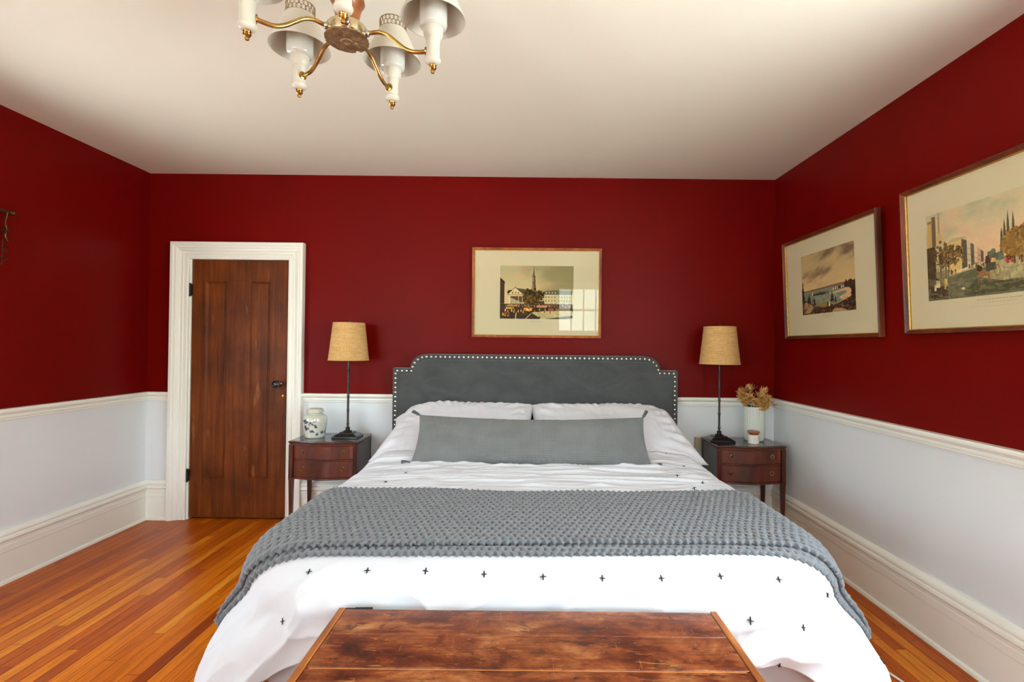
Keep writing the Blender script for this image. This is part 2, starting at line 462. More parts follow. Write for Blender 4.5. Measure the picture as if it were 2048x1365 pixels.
M['cream_wood'] = plain('cream_painted_sleeve', (.56, .54, .45, 1), .4, coat=.1, var=.03, bump=.05, bscale=60)
M['nail'] = plain('polished_nickel_nail', (.82, .78, .70, 1), .2, metal=1, var=.1)
M['gold'] = plain('gilt_inner_lip', (.50, .29, .06, 1), .42, metal=.7, var=.2, nscale=40)
M['frame_wood'] = wood('reddish_cherry_frame_wood', srgb(112, 46, 12), srgb(172, 84, 32), srgb(206, 118, 56), 'z', rough=.45, coat=.05, streak=5, blot=8, bump=.04)
M['frame_dark'] = wood('dark_walnut_frame_wood', srgb(52, 16, 2), srgb(98, 38, 6), srgb(136, 62, 14), 'z', rough=.45, coat=.05, streak=5, blot=8, bump=.04)
M['mat_board'] = plain('cream_mat_board', srgb(206, 194, 158), .9, var=.03, nscale=2)
M['mat_bevel'] = plain('pale_bevel_core', srgb(236, 226, 196), .9, var=.01)
M['caption'] = plain('faint_grey_print_ink', srgb(178, 166, 132), .9)
t = NT('painted_surface'); at = t.n.new('ShaderNodeVertexColor'); at.layer_name = 'paint'
t.set(col=at.outputs['Color'], rough=.8, spec=.2); M['paint'] = t.mat
t = NT('glazed_porcelain'); at = t.n.new('ShaderNodeVertexColor'); at.layer_name = 'paint'
t.set(col=at.outputs['Color'], rough=.14, coat=.5); M['porcelain'] = t.mat
t = NT('thin_picture_glass')
t.n.remove(t.bsdf); tr = t.n.new('ShaderNodeBsdfTransparent'); gl = t.n.new('ShaderNodeBsdfGlossy'); gl.inputs['Roughness'].default_value = .01
fr = t.node('ShaderNodeFresnel', IOR=1.5); ms = t.n.new('ShaderNodeMixShader')
geo = t.n.new('ShaderNodeNewGeometry')
f2 = t.math('MULTIPLY', t.math('MINIMUM', t.math('MULTIPLY', fr.outputs[0], .62), 1.0), t.math('SUBTRACT', 1.0, geo.outputs['Backfacing']))
t.l.new(f2, ms.inputs[0]); t.l.new(tr.outputs[0], ms.inputs[1]); t.l.new(gl.outputs[0], ms.inputs[2])
t.l.new(ms.outputs[0], t.n['Material Output'].inputs['Surface']); M['glass'] = t.mat
M['dried'] = plain('dried_tan_petals', srgb(212, 170, 100), .8, var=.35, nscale=60)
M['dried_yellow'] = plain('dried_mustard_florets', srgb(196, 148, 46), .8, var=.35, nscale=90)
M['dried_rust'] = plain('dried_rust_leaves', srgb(186, 96, 40), .7, var=.2, nscale=40)
M['dried_brown'] = plain('dried_brown_leaves', srgb(118, 78, 40), .8, var=.3, nscale=50)
M['vase'] = plain('pale_celadon_ceramic', (.66, .71, .65, 1), .2, coat=.4, var=.02)
M['candle'] = plain('white_glass_candle_jar', (.80, .77, .72, 1), .25, coat=.3, var=.02)
M['lid_wood'] = wood('orange_wooden_lid', srgb(120, 66, 18), srgb(170, 104, 40), srgb(196, 132, 60), 'x', rough=.4, streak=8, blot=8)
M['label_ink'] = plain('label_grey_pink_ink', srgb(190, 176, 168), .8)
M['cable'] = plain('white_cable_plastic', (.8, .8, .82, 1), .4)
M['outlet'] = plain('beige_outlet_plastic', srgb(186, 178, 150), .4)
M['boxspring'] = fabric('pale_blue_grey_ticking', (.62, .66, .70), bscale=300, bump=.1, var=.02)
M['mattress'] = fabric('white_mattress_cover', (.78, .8, .82), bscale=200, bump=.15, var=.02)
M['bed_metal'] = plain('black_bed_frame_steel', (.02, .02, .022, 1), .4, metal=.5)
M['bronze_dark'] = plain('antique_bronze_ornament', (.10, .055, .02, 1), .35, metal=.8, var=.5, nscale=80)
M['void'] = plain('dark_backing_board', (.02, .015, .012, 1), .9)  # black board for the added light blocker and the picture backs
M['win_paint'] = wall_paint('window_white_paint', (.78, .79, .74), .35)

# ================================================================== ROOM
def wall_panels(a0, a1, z0, z1, holes, zsplit, frame, t0, t1):
    """solid wall cut into boxes around its openings; red above the rail, white below"""
    mb = MB()
    az = sorted({a0, a1} | {h[0] for h in holes} | {h[1] for h in holes})
    zz = sorted({z0, z1, zsplit} | {h[2] for h in holes} | {h[3] for h in holes})
    for i in range(len(az) - 1):
        for k in range(len(zz) - 1):
            ca, cz = (az[i] + az[i + 1]) / 2, (zz[k] + zz[k + 1]) / 2
            if any(h[0] < ca < h[1] and h[2] < cz < h[3] for h in holes): continue
            m = 0 if cz > zsplit else 1
            mb.prism([(az[i], zz[k]), (az[i + 1], zz[k]), (az[i + 1], zz[k + 1]), (az[i], zz[k + 1])], frame, t0, t1, m)
    return mb
ZS = .97
DOOR = (-2.662, -1.872, 0.0, 2.052)
wall_panels(XL - WT, XR + WT, 0, ZC, [DOOR], ZS, lambda a, b, h: (a, YB + h, b), 0, WT).build('wall_back', [M['red'], M['white_wall']])['kind'] = 'structure'
hl = [(w[1], w[2], w[3], w[4]) for w in WINDOWS if w[0] == 'left']
hr = [(w[1], w[2], w[3], w[4]) for w in WINDOWS if w[0] == 'right']
hb = [(w[1], w[2], w[3], w[4]) for w in WINDOWS if w[0] == 'rear']
wall_panels(YF, YB, 0, ZC, hl, ZS, lambda a, b, h: (XL - h, a, b), 0, WT).build('wall_left', [M['red'], M['white_wall']])['kind'] = 'structure'
wall_panels(YF, YB, 0, ZC, hr, ZS, lambda a, b, h: (XR + h, a, b), 0, WT).build('wall_right', [M['red'], M['white_wall']])['kind'] = 'structure'
wall_panels(XL - WT, XR + WT, 0, ZC, hb, ZS, lambda a, b, h: (a, YF - h, b), 0, WT).build('wall_front', [M['red'], M['white_wall']])['kind'] = 'structure'
MB().box(XL - WT, XR + WT, YF - WT, YB + WT, -.1, 0).build('floor', M['floor'])['kind'] = 'structure'
MB().box(XL - WT, XR + WT, YF - WT, YB + WT, ZC, ZC + .1).build('ceiling', M['ceiling'])['kind'] = 'structure'
MB().box(DOOR[0] - .1, DOOR[1] + .1, YB + WT, YB + WT + .03, 0, 2.2).build('door_light_blocker', M['void'])['kind'] = 'structure'  # unseen board added behind the door to stop outside light leaking in

# profiles: (depth out of the wall, height)
BASE_P = [(0, 0), (.036, 0), (.036, .006), (.032, .014), (.024, .019), (.020, .020), (.020, .176), (.024, .180), (.024, .214), (.020, .218),
          (.020, .236), (.030, .240), (.038, .250), (.036, .262), (.027, .268), (.027, .274), (.033, .280), (.030, .290), (.018, .300), (.012, .304), (0, .304)]
RAIL_P = [(0, .928), (.012, .928), (.016, .934), (.016, .940), (.022, .944), (.024, .952), (.022, .960), (.030, .968), (.042, .978), (.044, .988), (.040, .997), (0, .997)]
def molding(name, prof, frame, a0, a1, m0=0, m1=0, tagk='structure'):
    """extrude a wall profile from a0 to a1, mitred by m0/m1 (sign: +1 end shortened by the depth)"""
    mb = MB(); n = len(prof)
    vs = [frame(a0 + m0 * d, d, z) for d, z in prof] + [frame(a1 - m1 * d, d, z) for d, z in prof]
    fs = [tuple(range(n)), tuple(range(n, 2 * n))[::-1]]
    for i in range(n):
        j = (i + 1) % n; fs.append((i, j, n + j, n + i))
    mb.add(vs, fs)
    o = mb.build(name, M['trim'], smooth=28); o['kind'] = tagk
    return o
fb = lambda a, d, z: (a, YB - d, z)
fl = lambda a, d, z: (XL + d, a, z)
frr = lambda a, d, z: (XR - d, a, z)
ff = lambda a, d, z: (a, YF + d, z)
TL0, TR0 = -2.798, -1.752          # outer edges of the door casing
molding('baseboard_back_corner', BASE_P, fb, XL, TL0 + .004, 1, 0)
molding('baseboard_back', BASE_P, fb, TR0 - .004, XR, 0, 1)
molding('baseboard_left', BASE_P, fl, YF, YB, 1, 1)
molding('baseboard_right', BASE_P, frr, YF, YB, 1, 1)
molding('baseboard_front', BASE_P, ff, XL, XR, 1, 1)
molding('trim_1', RAIL_P, fb, XL, TL0 + .004, 1, 0)
molding('trim_2', RAIL_P, fb, TR0 - .004, XR, 0, 1)
def rail_segs(name0, frame, holes):
    segs = [YF]
    for h in sorted(holes): segs += [h[0] - .09, h[1] + .09]
    segs.append(YB)
    for k in range(0, len(segs), 2):
        molding(name0 + str(3 + k // 2 + (0 if frame is fl else 4)), RAIL_P, frame, segs[k], segs[k + 1], 1 if k == 0 else 0, 1 if k + 2 >= len(segs) else 0)
rail_segs('trim_', fl, hl); rail_segs('trim_', frr, hr)

# ---- door: slab, casing, hinges, knob
D = empty('door_1', (0, 0, 0)); D['kind'] = 'structure'
# casing profile (across the board u, depth d) mitred round three sides
CP = [(0, 0), (0, .020), (.010, .024), (.014, .020), (.040, .020), (.044, .024), (.050, .024), (.054, .020), (.066, .020), (.072, .028), (.082, .031), (.092, .034),
      (.096, .040), (.110, .042), (.118, .048), (.140, .048), (.144, .044), (.144, 0)]
x0, x1, zt = DOOR[0] + .004, DOOR[1] - .004, 2.040
CW = .132
def casing_pt(k, u, d):
    u = u / .144 * CW
    return [(x0 - u, YB - d, 0), (x0 - u, YB - d, zt + u), (x1 + u * .93, YB - d, zt + u), (x1 + u * .93, YB - d, 0)][k]
mb = MB(); n = len(CP); vs = []
for k in range(4): vs += [casing_pt(k, u, d) for u, d in CP]
fs = [tuple(range(n)), tuple(range(3 * n, 4 * n))[::-1]]
for k in range(3):
    for i in range(n):
        j = (i + 1) % n; fs.append((k * n + i, k * n + j, (k + 1) * n + j, (k + 1) * n + i))
mb.add(vs, fs); mb.build('casing', M['trim'], D, smooth=25)
# jamb lining
mb = MB()
mb.box(DOOR[0], DOOR[0] + .014, YB, YB + WT, 0, 2.052).box(DOOR[1] - .014, DOOR[1], YB, YB + WT, 0, 2.052).box(DOOR[0], DOOR[1], YB, YB + WT, 2.040, 2.052)
mb.build('jamb', M['trim'], D)
# slab: stiles, rails and two sunken panels
sx0, sx1, sy, sz0, sz1 = DOOR[0] + .018, DOOR[1] - .016, YB + .006, .014, 2.037
P1, P2, pz0, pz1 = (-2.545, -2.375), (-2.185, -2.030), .315, 1.875
slab = empty('door_slab', (0, 0, 0), parent=D) if False else None
mb = MB()
th = .036
for (a, b, c, d) in ((sx0, P1[0], sz0, sz1), (P1[1], P2[0], pz0, pz1), (P2[1], sx1, sz0, sz1), (P1[0], P2[1], sz0, pz0), (P1[0], P2[1], pz1, sz1)):
    mb.box(a, b, sy, sy + th, c, d)
slab = mb.build('slab', M['door'], D, bevel=.0015)
for (a, b) in (P1, P2):
    mb = MB()
    # sticking moulding sloping in, then a sunken panel with a raised field
    e = .022
    ring = [(0, -.003), (.006, -.004), (.010, .002), (.018, .008), (.022, .014)]
    vs = []
    for u, dd in ring: vs += [(a + u, sy + dd, pz0 + u), (b - u, sy + dd, pz0 + u), (b - u, sy + dd, pz1 - u), (a + u, sy + dd, pz1 - u)]
    fs = []
    for i in range(len(ring) - 1):
        for k in range(4):
            k2 = (k + 1) % 4; fs.append((i * 4 + k, i * 4 + k2, (i + 1) * 4 + k2, (i + 1) * 4 + k))
    i = len(ring) - 1; fs.append((i * 4, i * 4 + 1, i * 4 + 2, i * 4 + 3))
    mb.add(vs, fs)
    mb.build('panel', M['door'], slab, smooth=20)
for z in (1.80, .345):
    mb = MB(); mb.box(sx0 - .016, sx0 + .004, YB - .010, YB + .006, z - .045, z + .045)
    mb.tube([(sx0 - .006, YB - .012, z - .052), (sx0 - .006, YB - .012, z + .052)], .006, 10)
    mb.build('hinge', M['hinge'], D, smooth=40)
kx, kz = -1.950, 1.066
mb = MB()
R = Matrix.Rotation(PI / 2, 3, 'X')
mb.lathe([(.0, 0), (.026, 0), (.026, .004), (.018, .008), (.010, .012), (.010, .030), (.016, .034), (.027, .041), (.031, .052), (.028, .064), (.016, .072), (0, .074)], (kx, sy, kz), 32, 0, M=R)
mb.build('knob', M['knob_black'], D, smooth=50)
mb = MB(); mb.box(kx - .004 + .03, kx + .008 + .03, sy - .003, sy + .001, kz - .10, kz - .085)
mb.build('keyhole_plate', M['brass'], D)

# ---- windows (behind and beside the camera; they light the room and show in the picture glass)
wi = 0
for (w, a0, a1, z0, z1) in WINDOWS:
    wi += 1
    fr_ = {'rear': lambda a, d, z: (a, YF - .05 - d, z), 'left': lambda a, d, z: (XL - .05 - d, a, z), 'right': lambda a, d, z: (XR + .05 + d, a, z)}[w]
    fo = {'rear': lambda a, d, z: (a, YF + d, z), 'left': lambda a, d, z: (XL + d, a, z), 'right': lambda a, d, z: (XR - d, a, z)}[w]
    W = empty('window_%d' % wi); W['kind'] = 'structure'
    def bar(mb, f, aa, ab, za, zb, d0, d1): mb.prism([(aa, za), (ab, za), (ab, zb), (aa, zb)], lambda a, b, h: f(a, h, b), d0, d1)
    mb = MB(); s_ = .045
    bar(mb, fr_, a0, a0 + s_, z0, z1, 0, .04); bar(mb, fr_, a1 - s_, a1, z0, z1, 0, .04)
    bar(mb, fr_, a0 + s_, a1 - s_, z0, z0 + s_, 0, .04); bar(mb, fr_, a0 + s_, a1 - s_, z1 - s_, z1, 0, .04)
    zm = (z0 + z1) / 2
    bar(mb, fr_, a0 + s_, a1 - s_, zm - .02, zm + .02, 0, .04)
    mb.build('window_frame', M['win_paint'], W)
    mb = MB(); nc = 4
    for k in range(1, nc):
        ax = a0 + s_ + (a1 - a0 - 2 * s_) * k / nc
        mw = .014 if wi == 1 else .009; bar(mb, fr_, ax - mw, ax + mw, z0 + s_, zm - .02, .008, .03); bar(mb, fr_, ax - mw, ax + mw, zm + .02, z1 - s_, .008, .03)
    for zc in (((z0 + s_ + zm - .02) / 2, (zm + .02 + z1 - s_) / 2) if wi != 1 else ()):
        for k in range(nc):
            pa = a0 + s_ + (a1 - a0 - 2 * s_) * k / nc + .009; pb = a0 + s_ + (a1 - a0 - 2 * s_) * (k + 1) / nc - .009
            bar(mb, fr_, pa, pb, zc - .009, zc + .009, .008, .03)
    mb.build('muntins', M['win_paint'], W)
    mb = MB(); bar(mb, fr_, a0 + s_, a1 - s_, z0 + s_, z1 - s_, .018, .021); mb.build('glass_pane', M['glass'], W)
    mb = MB(); c = .085
    bar(mb, fo, a0 - c, a0, z0 - .03, z1 + c, 0, .025); bar(mb, fo, a1, a1 + c, z0 - .03, z1 + c, 0, .025)
    bar(mb, fo, a0, a1, z1, z1 + c, 0, .025)
    mb.build('window_casing', M['win_paint'], W, bevel=.004)
    mb = MB(); bar(mb, fo, a0 - c - .02, a1 + c + .02, z0 - .06, z0 - .03, 0, .06); mb.build('window_sill', M['win_paint'], W, bevel=.004)

# ================================================================== BED
BCX = .062
bed = empty('bed', (BCX, 0, 0))
tag(bed, 'king bed with a charcoal velvet headboard edged in silver nail heads', 'bed')
# headboard outline (x from bed centre, z)
def hb_outline(inset=0.0, arcn=10):
    pts = [(-1.080 + inset, .18)]
    pts.append((-1.080 + inset, 1.208 - inset))
    ax0, ax1, z0_, z1_ = -.948 + inset * .6, -.826, 1.208 - inset, 1.316 - inset
    pts.append((-1.0 if False else ax0 - .004, z0_))
    for k in range(arcn + 1):
        a = PI - (PI / 2) * k / arcn
        pts.append((ax1 + (ax1 - ax0) * math.cos(a), z0_ + (z1_ - z0_) * math.sin(a)))
    full = pts + [(-x, z) for x, z in pts[::-1]]
    return full
HY0, HY1 = 3.79, 3.868
out = hb_outline()
mb = MB(); mb.prism(out, lambda a, b, h: (a, h, b), HY0, HY1)
hb_o = mb.build('headboard', M['velvet'], bed, bevel=.012, bseg=4)
# piping line round the edge
inn = [p for p in hb_outline(.045)]
mb = MB(); mb.tube([(x, HY0 - .0005, z) for x, z in inn], .0022, 8)
mb.build('welt', M['velvet'], hb_o, smooth=60)
# nail heads one by one along the inset outline
path = hb_outline(.021, 24)
segs = [(Vector((a[0], a[1])), Vector((b[0], b[1]))) for a, b in zip(path[:-1], path[1:])]
total = sum((b - a).length for a, b in segs)
NP = .0352; nails = []; 
pos = 0.0; acc = 0.0
want = []
for a, b in segs:
    L = (b - a).length
    if L < 1e-9: continue
    while pos <= acc + L:
        p = a + (b - a) * ((pos - acc) / L); want.append((p.x, p.y)); pos += NP
    acc += L
nail_proto = None
for (x, z) in want:
    if z < .72: continue
    if nail_proto is None:
        mb = MB()
        mb.lathe([(.0095, 0), (.0092, .002), (.0075, .0045), (.004, .0062), (0, .0068)], (0, 0, 0), 14, 0, M=Matrix.Rotation(PI / 2, 3, 'X'))
        nail_proto = mb.build('nail_head', M['nail'], hb_o, smooth=60); nail_proto.location = (x, HY0, z); 
    else:
        c = nail_proto.copy(); COL.objects.link(c); c.parent = hb_o; c.location = (x, HY0, z)
# steel frame and legs, box spring
mb = MB()
for x in (-.93, .93): mb.box(x - .02, x + .02, 1.80, HY0, .16, .20)
for y in (1.78, 2.75): mb.box(-.95, .95, y, y + .04, .16, .20)
mb.build('bed_frame', M['bed_metal'], bed, bevel=.003)
for x in (-.90, 0, .90):
    for y in (1.82, 2.77, 3.60):
        MB().box(x - .02, x + .02, y - .02, y + .02, 0, .16).build('leg', M['bed_metal'], bed, bevel=.002)
def soft_box(name, x0, x1, y0, y1, z0, z1, mat, parent, r=.05):
    o = MB().box(x0, x1, y0, y1, z0, z1).build(name, mat, parent, bevel=r, bseg=5)
    return o
bs = soft_box('box_spring', -.965, .965, 1.735, 3.785, .20, .375, M['boxspring'], bed, .03)
mt = soft_box('mattress', BCX - .955, BCX + .955, 1.765, 3.785, .375, .60, M['mattress'], None, .05)
tag(mt, 'thick mattress under the white duvet, on the box spring of the bed', 'mattress')

# ---- duvet
ZT = .635
YFOLD, RF, RS, AX, RC = 1.79, .15, .14, .985, .26
TB = 3.42                               # back hem, under the pillows
T0 = TB - YFOLD
def drop(q, r):
    th_ = np.clip(q / r, 0, PI / 2)
    over = np.maximum(q - r * PI / 2, 0)
    return r * np.sin(th_), r * (1 - np.cos(th_)) + over, over
def bed_surface(s, t):
    """s: fabric coordinate across (0 = bed centre), t: fabric length from the back hem towards the foot -> xyz"""
    sg = np.sign(s); u = np.maximum(np.abs(s) - (AX - RC), 0); v = np.maximum(t - (T0 - RC), 0)
    r0 = np.hypot(u, v) + 1e-9; cs, sn = u / r0, v / r0; r = np.maximum(r0 - RC, 0)
    R_ = np.maximum(RS * cs ** 2 + RF * sn ** 2, .05)
    off, dz, ov = drop(r, R_)
    diagn = 4 * (cs * sn) ** 2
    off = off + cs ** 2 * .075 * np.sin(PI * np.clip(ov / .55, 0, 1)) + (.02 + .13 * diagn) * ov + diagn * .085 * np.sin(PI * np.clip(ov / .50, 0, 1)) * sstep(0, .12, ov)
    ext = np.minimum(r0, RC) + off
    x = sg * (np.minimum(np.abs(s), AX - RC) + ext * cs)
    y = TB - np.minimum(t, T0 - RC) - ext * sn
    yy = TB - t
    puff = .018 * (1 - (np.minimum(np.abs(s), 1.1) / 1.1) ** 4) * sstep(0, .3, T0 - t + .3)
    rise = .055 * sstep(2.95, 3.35, yy) * (1 - sstep(.95, 1.1, np.abs(s)))
    z = ZT + puff + rise - dz
    return x, y, z
def bed_wrinkle(s, t):
    yy = TB - t
    w = np.zeros_like(s)
    # long thin creases running across the top behind the throw
    up = sstep(2.35, 2.6, yy) * (1 - .5 * sstep(.9, 1.1, np.abs(s)))
    wx = s * 1.3 + .35 * fbm(s * 1.1, t * 1.5, 3, 2)
    wy = t + .09 * fbm(s * 1.4, t * 1.5, 9, 3) + .05 * np.cos(s * 1.9)
    rid = 1 - np.abs(2 * fbm(wx * 1.1, wy * 17, 21, 3) - 1)
    rid2 = 1 - np.abs(2 * fbm(wx * 2.0, wy * 34, 41, 2) - 1)
    w += up * (.024 * (rid ** 3 - .35) + .009 * (rid2 ** 2 - .4))
    # foot drop: soft diagonal folds
    dn = sstep(T0 + .02, T0 + .22, t)
    diag = s * 1.2 + (t - T0) * 1.5
    f = 1 - np.abs(2 * fbm(diag * 2.3 + 3, (t - T0) * 2.2 - s * .5, 61, 3) - 1)
    w += dn * .030 * (f ** 3 - .35)
    f2 = 1 - np.abs(2 * fbm(s * 2.2 - (t - T0) * 3.0, (t - T0) * 5 + s * 2.2, 77, 3) - 1)
    w += dn * .016 * (f2 ** 4 - .3)
    # sides: vertical folds
    sd = sstep(AX + .05, AX + .3, np.abs(s))
    f3 = fbm(yy * 4.2 + 7, np.abs(s) * 1.1, 91, 3)
    w += sd * .05 * (f3 - .5)
    w += .010 * (fbm(s * 3, t * 3, 5, 3) - .5)
    return w
SMAX, TMAX = 1.56, T0 + .368
nu, nv = 520, 420
sv = np.linspace(-SMAX, SMAX, nu); tv = np.linspace(0, TMAX, nv)
S_, T_ = np.meshgrid(sv, tv)
def duvet_points(S_, T_):
    # hem lengths vary a little along the foot
    x, y, z = bed_surface(S_, T_)
    return np.stack([x, y, z], -1)
TT = T_ * (1 + 0 * S_)
# hem is shorter in the middle right, longer at the left corner
hem = .03 * (fbm(S_ * 1.8 + 4, 0 * S_, 15, 2) - .5) + .03 * sstep(.8, 1.3, np.abs(S_))
TT = T_ + hem * sstep(T0, TMAX, T_)
P = duvet_points(S_, TT)
N = grid_normals(P); N = -N if N[nv // 4, nu // 2, 2] < 0 else N
P = P + N * bed_wrinkle(S_, TT)[..., None]
P[..., 2] = np.maximum(P[..., 2], .012)
N = grid_normals(P); N = -N if N[nv // 4, nu // 2, 2] < 0 else N
def sample(A, s, t):
    u = np.clip((s + SMAX) / (2 * SMAX) * (nu - 1), 0, nu - 1.001); v = np.clip(t / TMAX * (nv - 1), 0, nv - 1.001)
    i, j = int(v), int(u); fv, fu = v - i, u - j
    return (A[i, j] * (1 - fu) + A[i, j + 1] * fu) * (1 - fv) + (A[i + 1, j] * (1 - fu) + A[i + 1, j + 1] * fu) * fv
# stitched crosses
cross = MB()
def add_cross(s, t, rot=0.0, L=.0100):
    for a in (rot, rot + PI / 2):
        pts = []
        for k in (-1, -.5, 0, .5, 1):
            ss, tt = s + L * k * math.cos(a), t + L * k * math.sin(a)
            p = sample(P, ss, tt) + sample(N, ss, tt) * .0024
            pts.append(Vector(p))
        cross.tube(pts, [.0017, .0025, .0027, .0025, .0017], 6, 1, flat=.6)
T1 = T0 + .10
for k in range(9):
    add_cross(-.795 + .1985 * k, T1 + (-.004, -.006, -.003, .006, .013, .013, .012, .005, .007)[k], .05 * ((k * 7) % 3 - 1))
for (s, t, r) in ((-.885, T1 + .125, .1), (.670, T1 + .122, .15), (.895, T1 + .13, -.2), (-.99, T1 + .27, .5), (.785, T1 + .262, .1), (1.02, T1 - .02, .5), (1.08, T1 + .21, .9), (1.24, T1 + .04, .3),
                  (-.80, TB - 2.95, 0), (-.80, TB - 2.64, .1), (-.74, TB - 2.83, 0), (.80, TB - 2.86, .1), (.80, TB - 2.57, 0), (.90, TB - 3.06, 0), (.90, TB - 2.73, .1), (.84, TB - 3.24, 0), (-.9, TB - 2.55, 0)):
    add_cross(s, t, r)
# build with a thin turned-under hem: close the shell with an inner layer
INN = P - N * .012
shell = np.concatenate([P, INN[::-1]], 0)           # wraps over the foot hem, then back under
duvet = grid_object('duvet', shell, [M['duvet'], M['stitch']], extra=cross)
duvet.location = (BCX, 0, 0)
tag(duvet, 'white cotton duvet with small black stitched crosses spread over the bed', 'duvet')

# ---- chunky knitted throw, folded double: upper layer, and the lower layer peeping out along the front edge
def throw_layer(sa, sb, ya_f, yb_f, off, amp, ns, nt, phase=0.0, lap=.0):
    s = np.linspace(sa, sb, ns); r = np.linspace(0, 1, nt)
    S2, R2 = np.meshgrid(s, r)
    scal = .0045 * np.cos(2 * PI * S2 / .0285)
    ya, yb = ya_f(S2) + scal, yb_f(S2) - scal
    T2 = TB - (ya + (yb - ya) * R2)
    x, y, z = bed_surface(S2, T2)
    Q = np.stack([x, y, z], -1)
    # follow the duvet's own creases a little
    n = grid_normals(Q); n = -n if n[nt // 2, ns // 2, 2] < 0 else n
    Q = Q + n * (.4 * bed_wrinkle(S2, T2))[..., None]
    ps, pt = .0285, .064
    sh = .010 * fbm(S2 * 5, T2 * 7, 33 + int(phase), 2)
    A = 2 * PI * (S2 + sh) / ps; B = 2 * PI * (T2 + sh * .7 + .5 * phase) / pt
    c = np.cos(A) * np.cos(B)
    h = -sstep(.34, .98, c) * 1.0 + .30 * sstep(.0, .9, -c) + .13 * np.cos(A + B + .8) * np.cos(3 * B) + .28 * (fbm(S2 * 160, T2 * 110, 71, 2) - .5)
    e = np.minimum(np.minimum(R2, 1 - R2) * np.abs(ya - yb), np.minimum(S2 - sa, sb - S2)) + .0015 * np.cos(2 * A)
    round_ = np.sqrt(np.clip(1 - (1 - np.clip(e / .007, 0, 1)) ** 2, 0, 1))
    wob = .004 * (fbm(S2 * 40, T2 * 40, 88, 2) - .5)
    H = off + (-.013 + .013 * round_) + amp * h * round_ + wob
    top = Q + n * H[..., None]
    bot = Q + n * (off - .020)
    return top, bot, n
def shell_from(top, bot, step):
    """close the top layer with its coarse underside"""
    return np.concatenate([bot[8:9], bot[5:6], top, bot[-6:-5], bot[-9:-8]], 0)
far_f = lambda s: 2.43 + .055 * (s / .9) ** 2 * (np.abs(s) < 1.0) + .055 * (1 / .81) * (np.abs(s) >= 1.0) * 1.0 + .008 * np.sin(s * 9)
near_f = lambda s: 1.80 + .020 * np.sin(s * 2.6 + .3) + .02 * sstep(.3, 1.0, s) + .03 * sstep(.98, 1.25, -s)
low_f = lambda s: near_f(s) - .038 - .012 * np.sin(s * 3.1 + 1) - .02 * sstep(.2, 1.2, s)
top, bot, n_ = throw_layer(-1.345, 1.345, near_f, far_f, .034, .0085, 920, 210)
throw = grid_object('knitted_throw', shell_from(top, bot, 1), M['knit'])
throw.location = (BCX, 0, 0)
tag(throw, 'chunky grey knitted throw folded across the foot of the white bed', 'throw')
top2, bot2, n_ = throw_layer(-1.31, 1.30, low_f, lambda s: near_f(s) + .12, .015, .006, 900, 60, phase=1.0)
under = grid_object('lower_fold', shell_from(top2, bot2, 1), M['knit'], parent=throw)

# ---- pillows
def pillow_grid(W, H, T, seed=0, nu=90, nv=60, pinch=.05, edge=.35, wr=.008, asym=0.0):
    u = np.linspace(-1, 1, nu); v = np.linspace(-1, 1, nv); U, V = np.meshgrid(u, v)
    X = W / 2 * U * (1 - pinch * (1 - V ** 2) * np.abs(U) ** 3)
    Y = H / 2 * V * (1 - pinch * 1.4 * (1 - U ** 2) ** 1.0 * np.abs(V) ** 3 * .7)
    prof = np.clip((1 - np.abs(U) ** 3.2), 0, 1) ** edge * np.clip((1 - np.abs(V) ** 2.6), 0, 1) ** (edge + .12)
    prof = prof * (1 + asym * -V)
    rad = 1 - np.maximum(np.abs(U), np.abs(V))
    ed = np.clip(1 - rad * 3, 0, 1)
    nz = wr * (1 - np.abs(2 * fbm(U * W * 7 + seed, V * H * 4 + .3 * U * 4, seed + 3, 3) - 1)) ** 2 * (.35 + ed)
    radial = wr * .9 * np.sin(np.arctan2(V * H, U * W) * 34 + 3 * fbm(U * 3, V * 3, seed, 2)) * ed * rad * 6
    low = .02 * (fbm(U * 2.3 + seed, V * 2.1, seed + 9, 2) - .5)
    Zt = T / 2 * prof + (nz + radial + low) * (prof > .05) * np.clip(rad * 9, 0, 1)
    Zb = -T / 2 * prof * .85
    return X, Y, Zt, Zb
def pillow(name, W, H, T, loc, rot, mat, seed=0, bend=None, **kw):
    X, Y, Zt, Zb = pillow_grid(W, H, T, seed, **kw)
    if bend is not None: X, Y, dz = bend(X, Y); Zt = Zt + dz; Zb = Zb + dz
    top = np.stack([X, Y, Zt], -1); bt = np.stack([X, Y, Zb], -1)
    mb = MB()
    nv_, nu_ = X.shape
    def addg(Pg, flip):
        vs = Pg.reshape(-1, 3).tolist(); fs = []
        for i in range(nv_ - 1):
            for j in range(nu_ - 1):
                f = (i * nu_ + j, i * nu_ + j + 1, (i + 1) * nu_ + j + 1, (i + 1) * nu_ + j)
                fs.append(f[::-1] if flip else f)
        mb.add(vs, fs)
    addg(top, False); addg(bt, True)
    o = mb.build(name, mat, None, smooth=180, weld=True, fixn=False)
    o.location = loc; o.rotation_euler = rot
    return o
GP = 'white pillows along the headboard'
lo = math.radians(8)
def flare(side, k, rnd=0.0, sag=0.0):
    """outer end spreads towards the bottom; top outer corner rounded down"""
    def f(X, Y):
        W2 = np.abs(X).max(); H2 = np.abs(Y).max()
        u = X / W2; v = Y / H2
        out_ = np.clip(u * side, 0, 1)
        X2 = X + side * k * out_ ** 2 * (-v)
        Y2 = Y - rnd * out_ ** 3 * np.clip(v + .3, 0, 1.3)
        return X2, Y2, sag * out_ ** 2 * -1.0
    return f
bk = math.radians(62); fk = math.radians(38)
pl = pillow('pillow', 1.06, .37, .15, (-.472, 3.715, .778), (bk, 0, 0), M['pillow'], 3, bend=flare(-1, .02, .10))
tag(pl, 'white pillow standing against the headboard at the left with a pointed corner', 'pillow', GP)
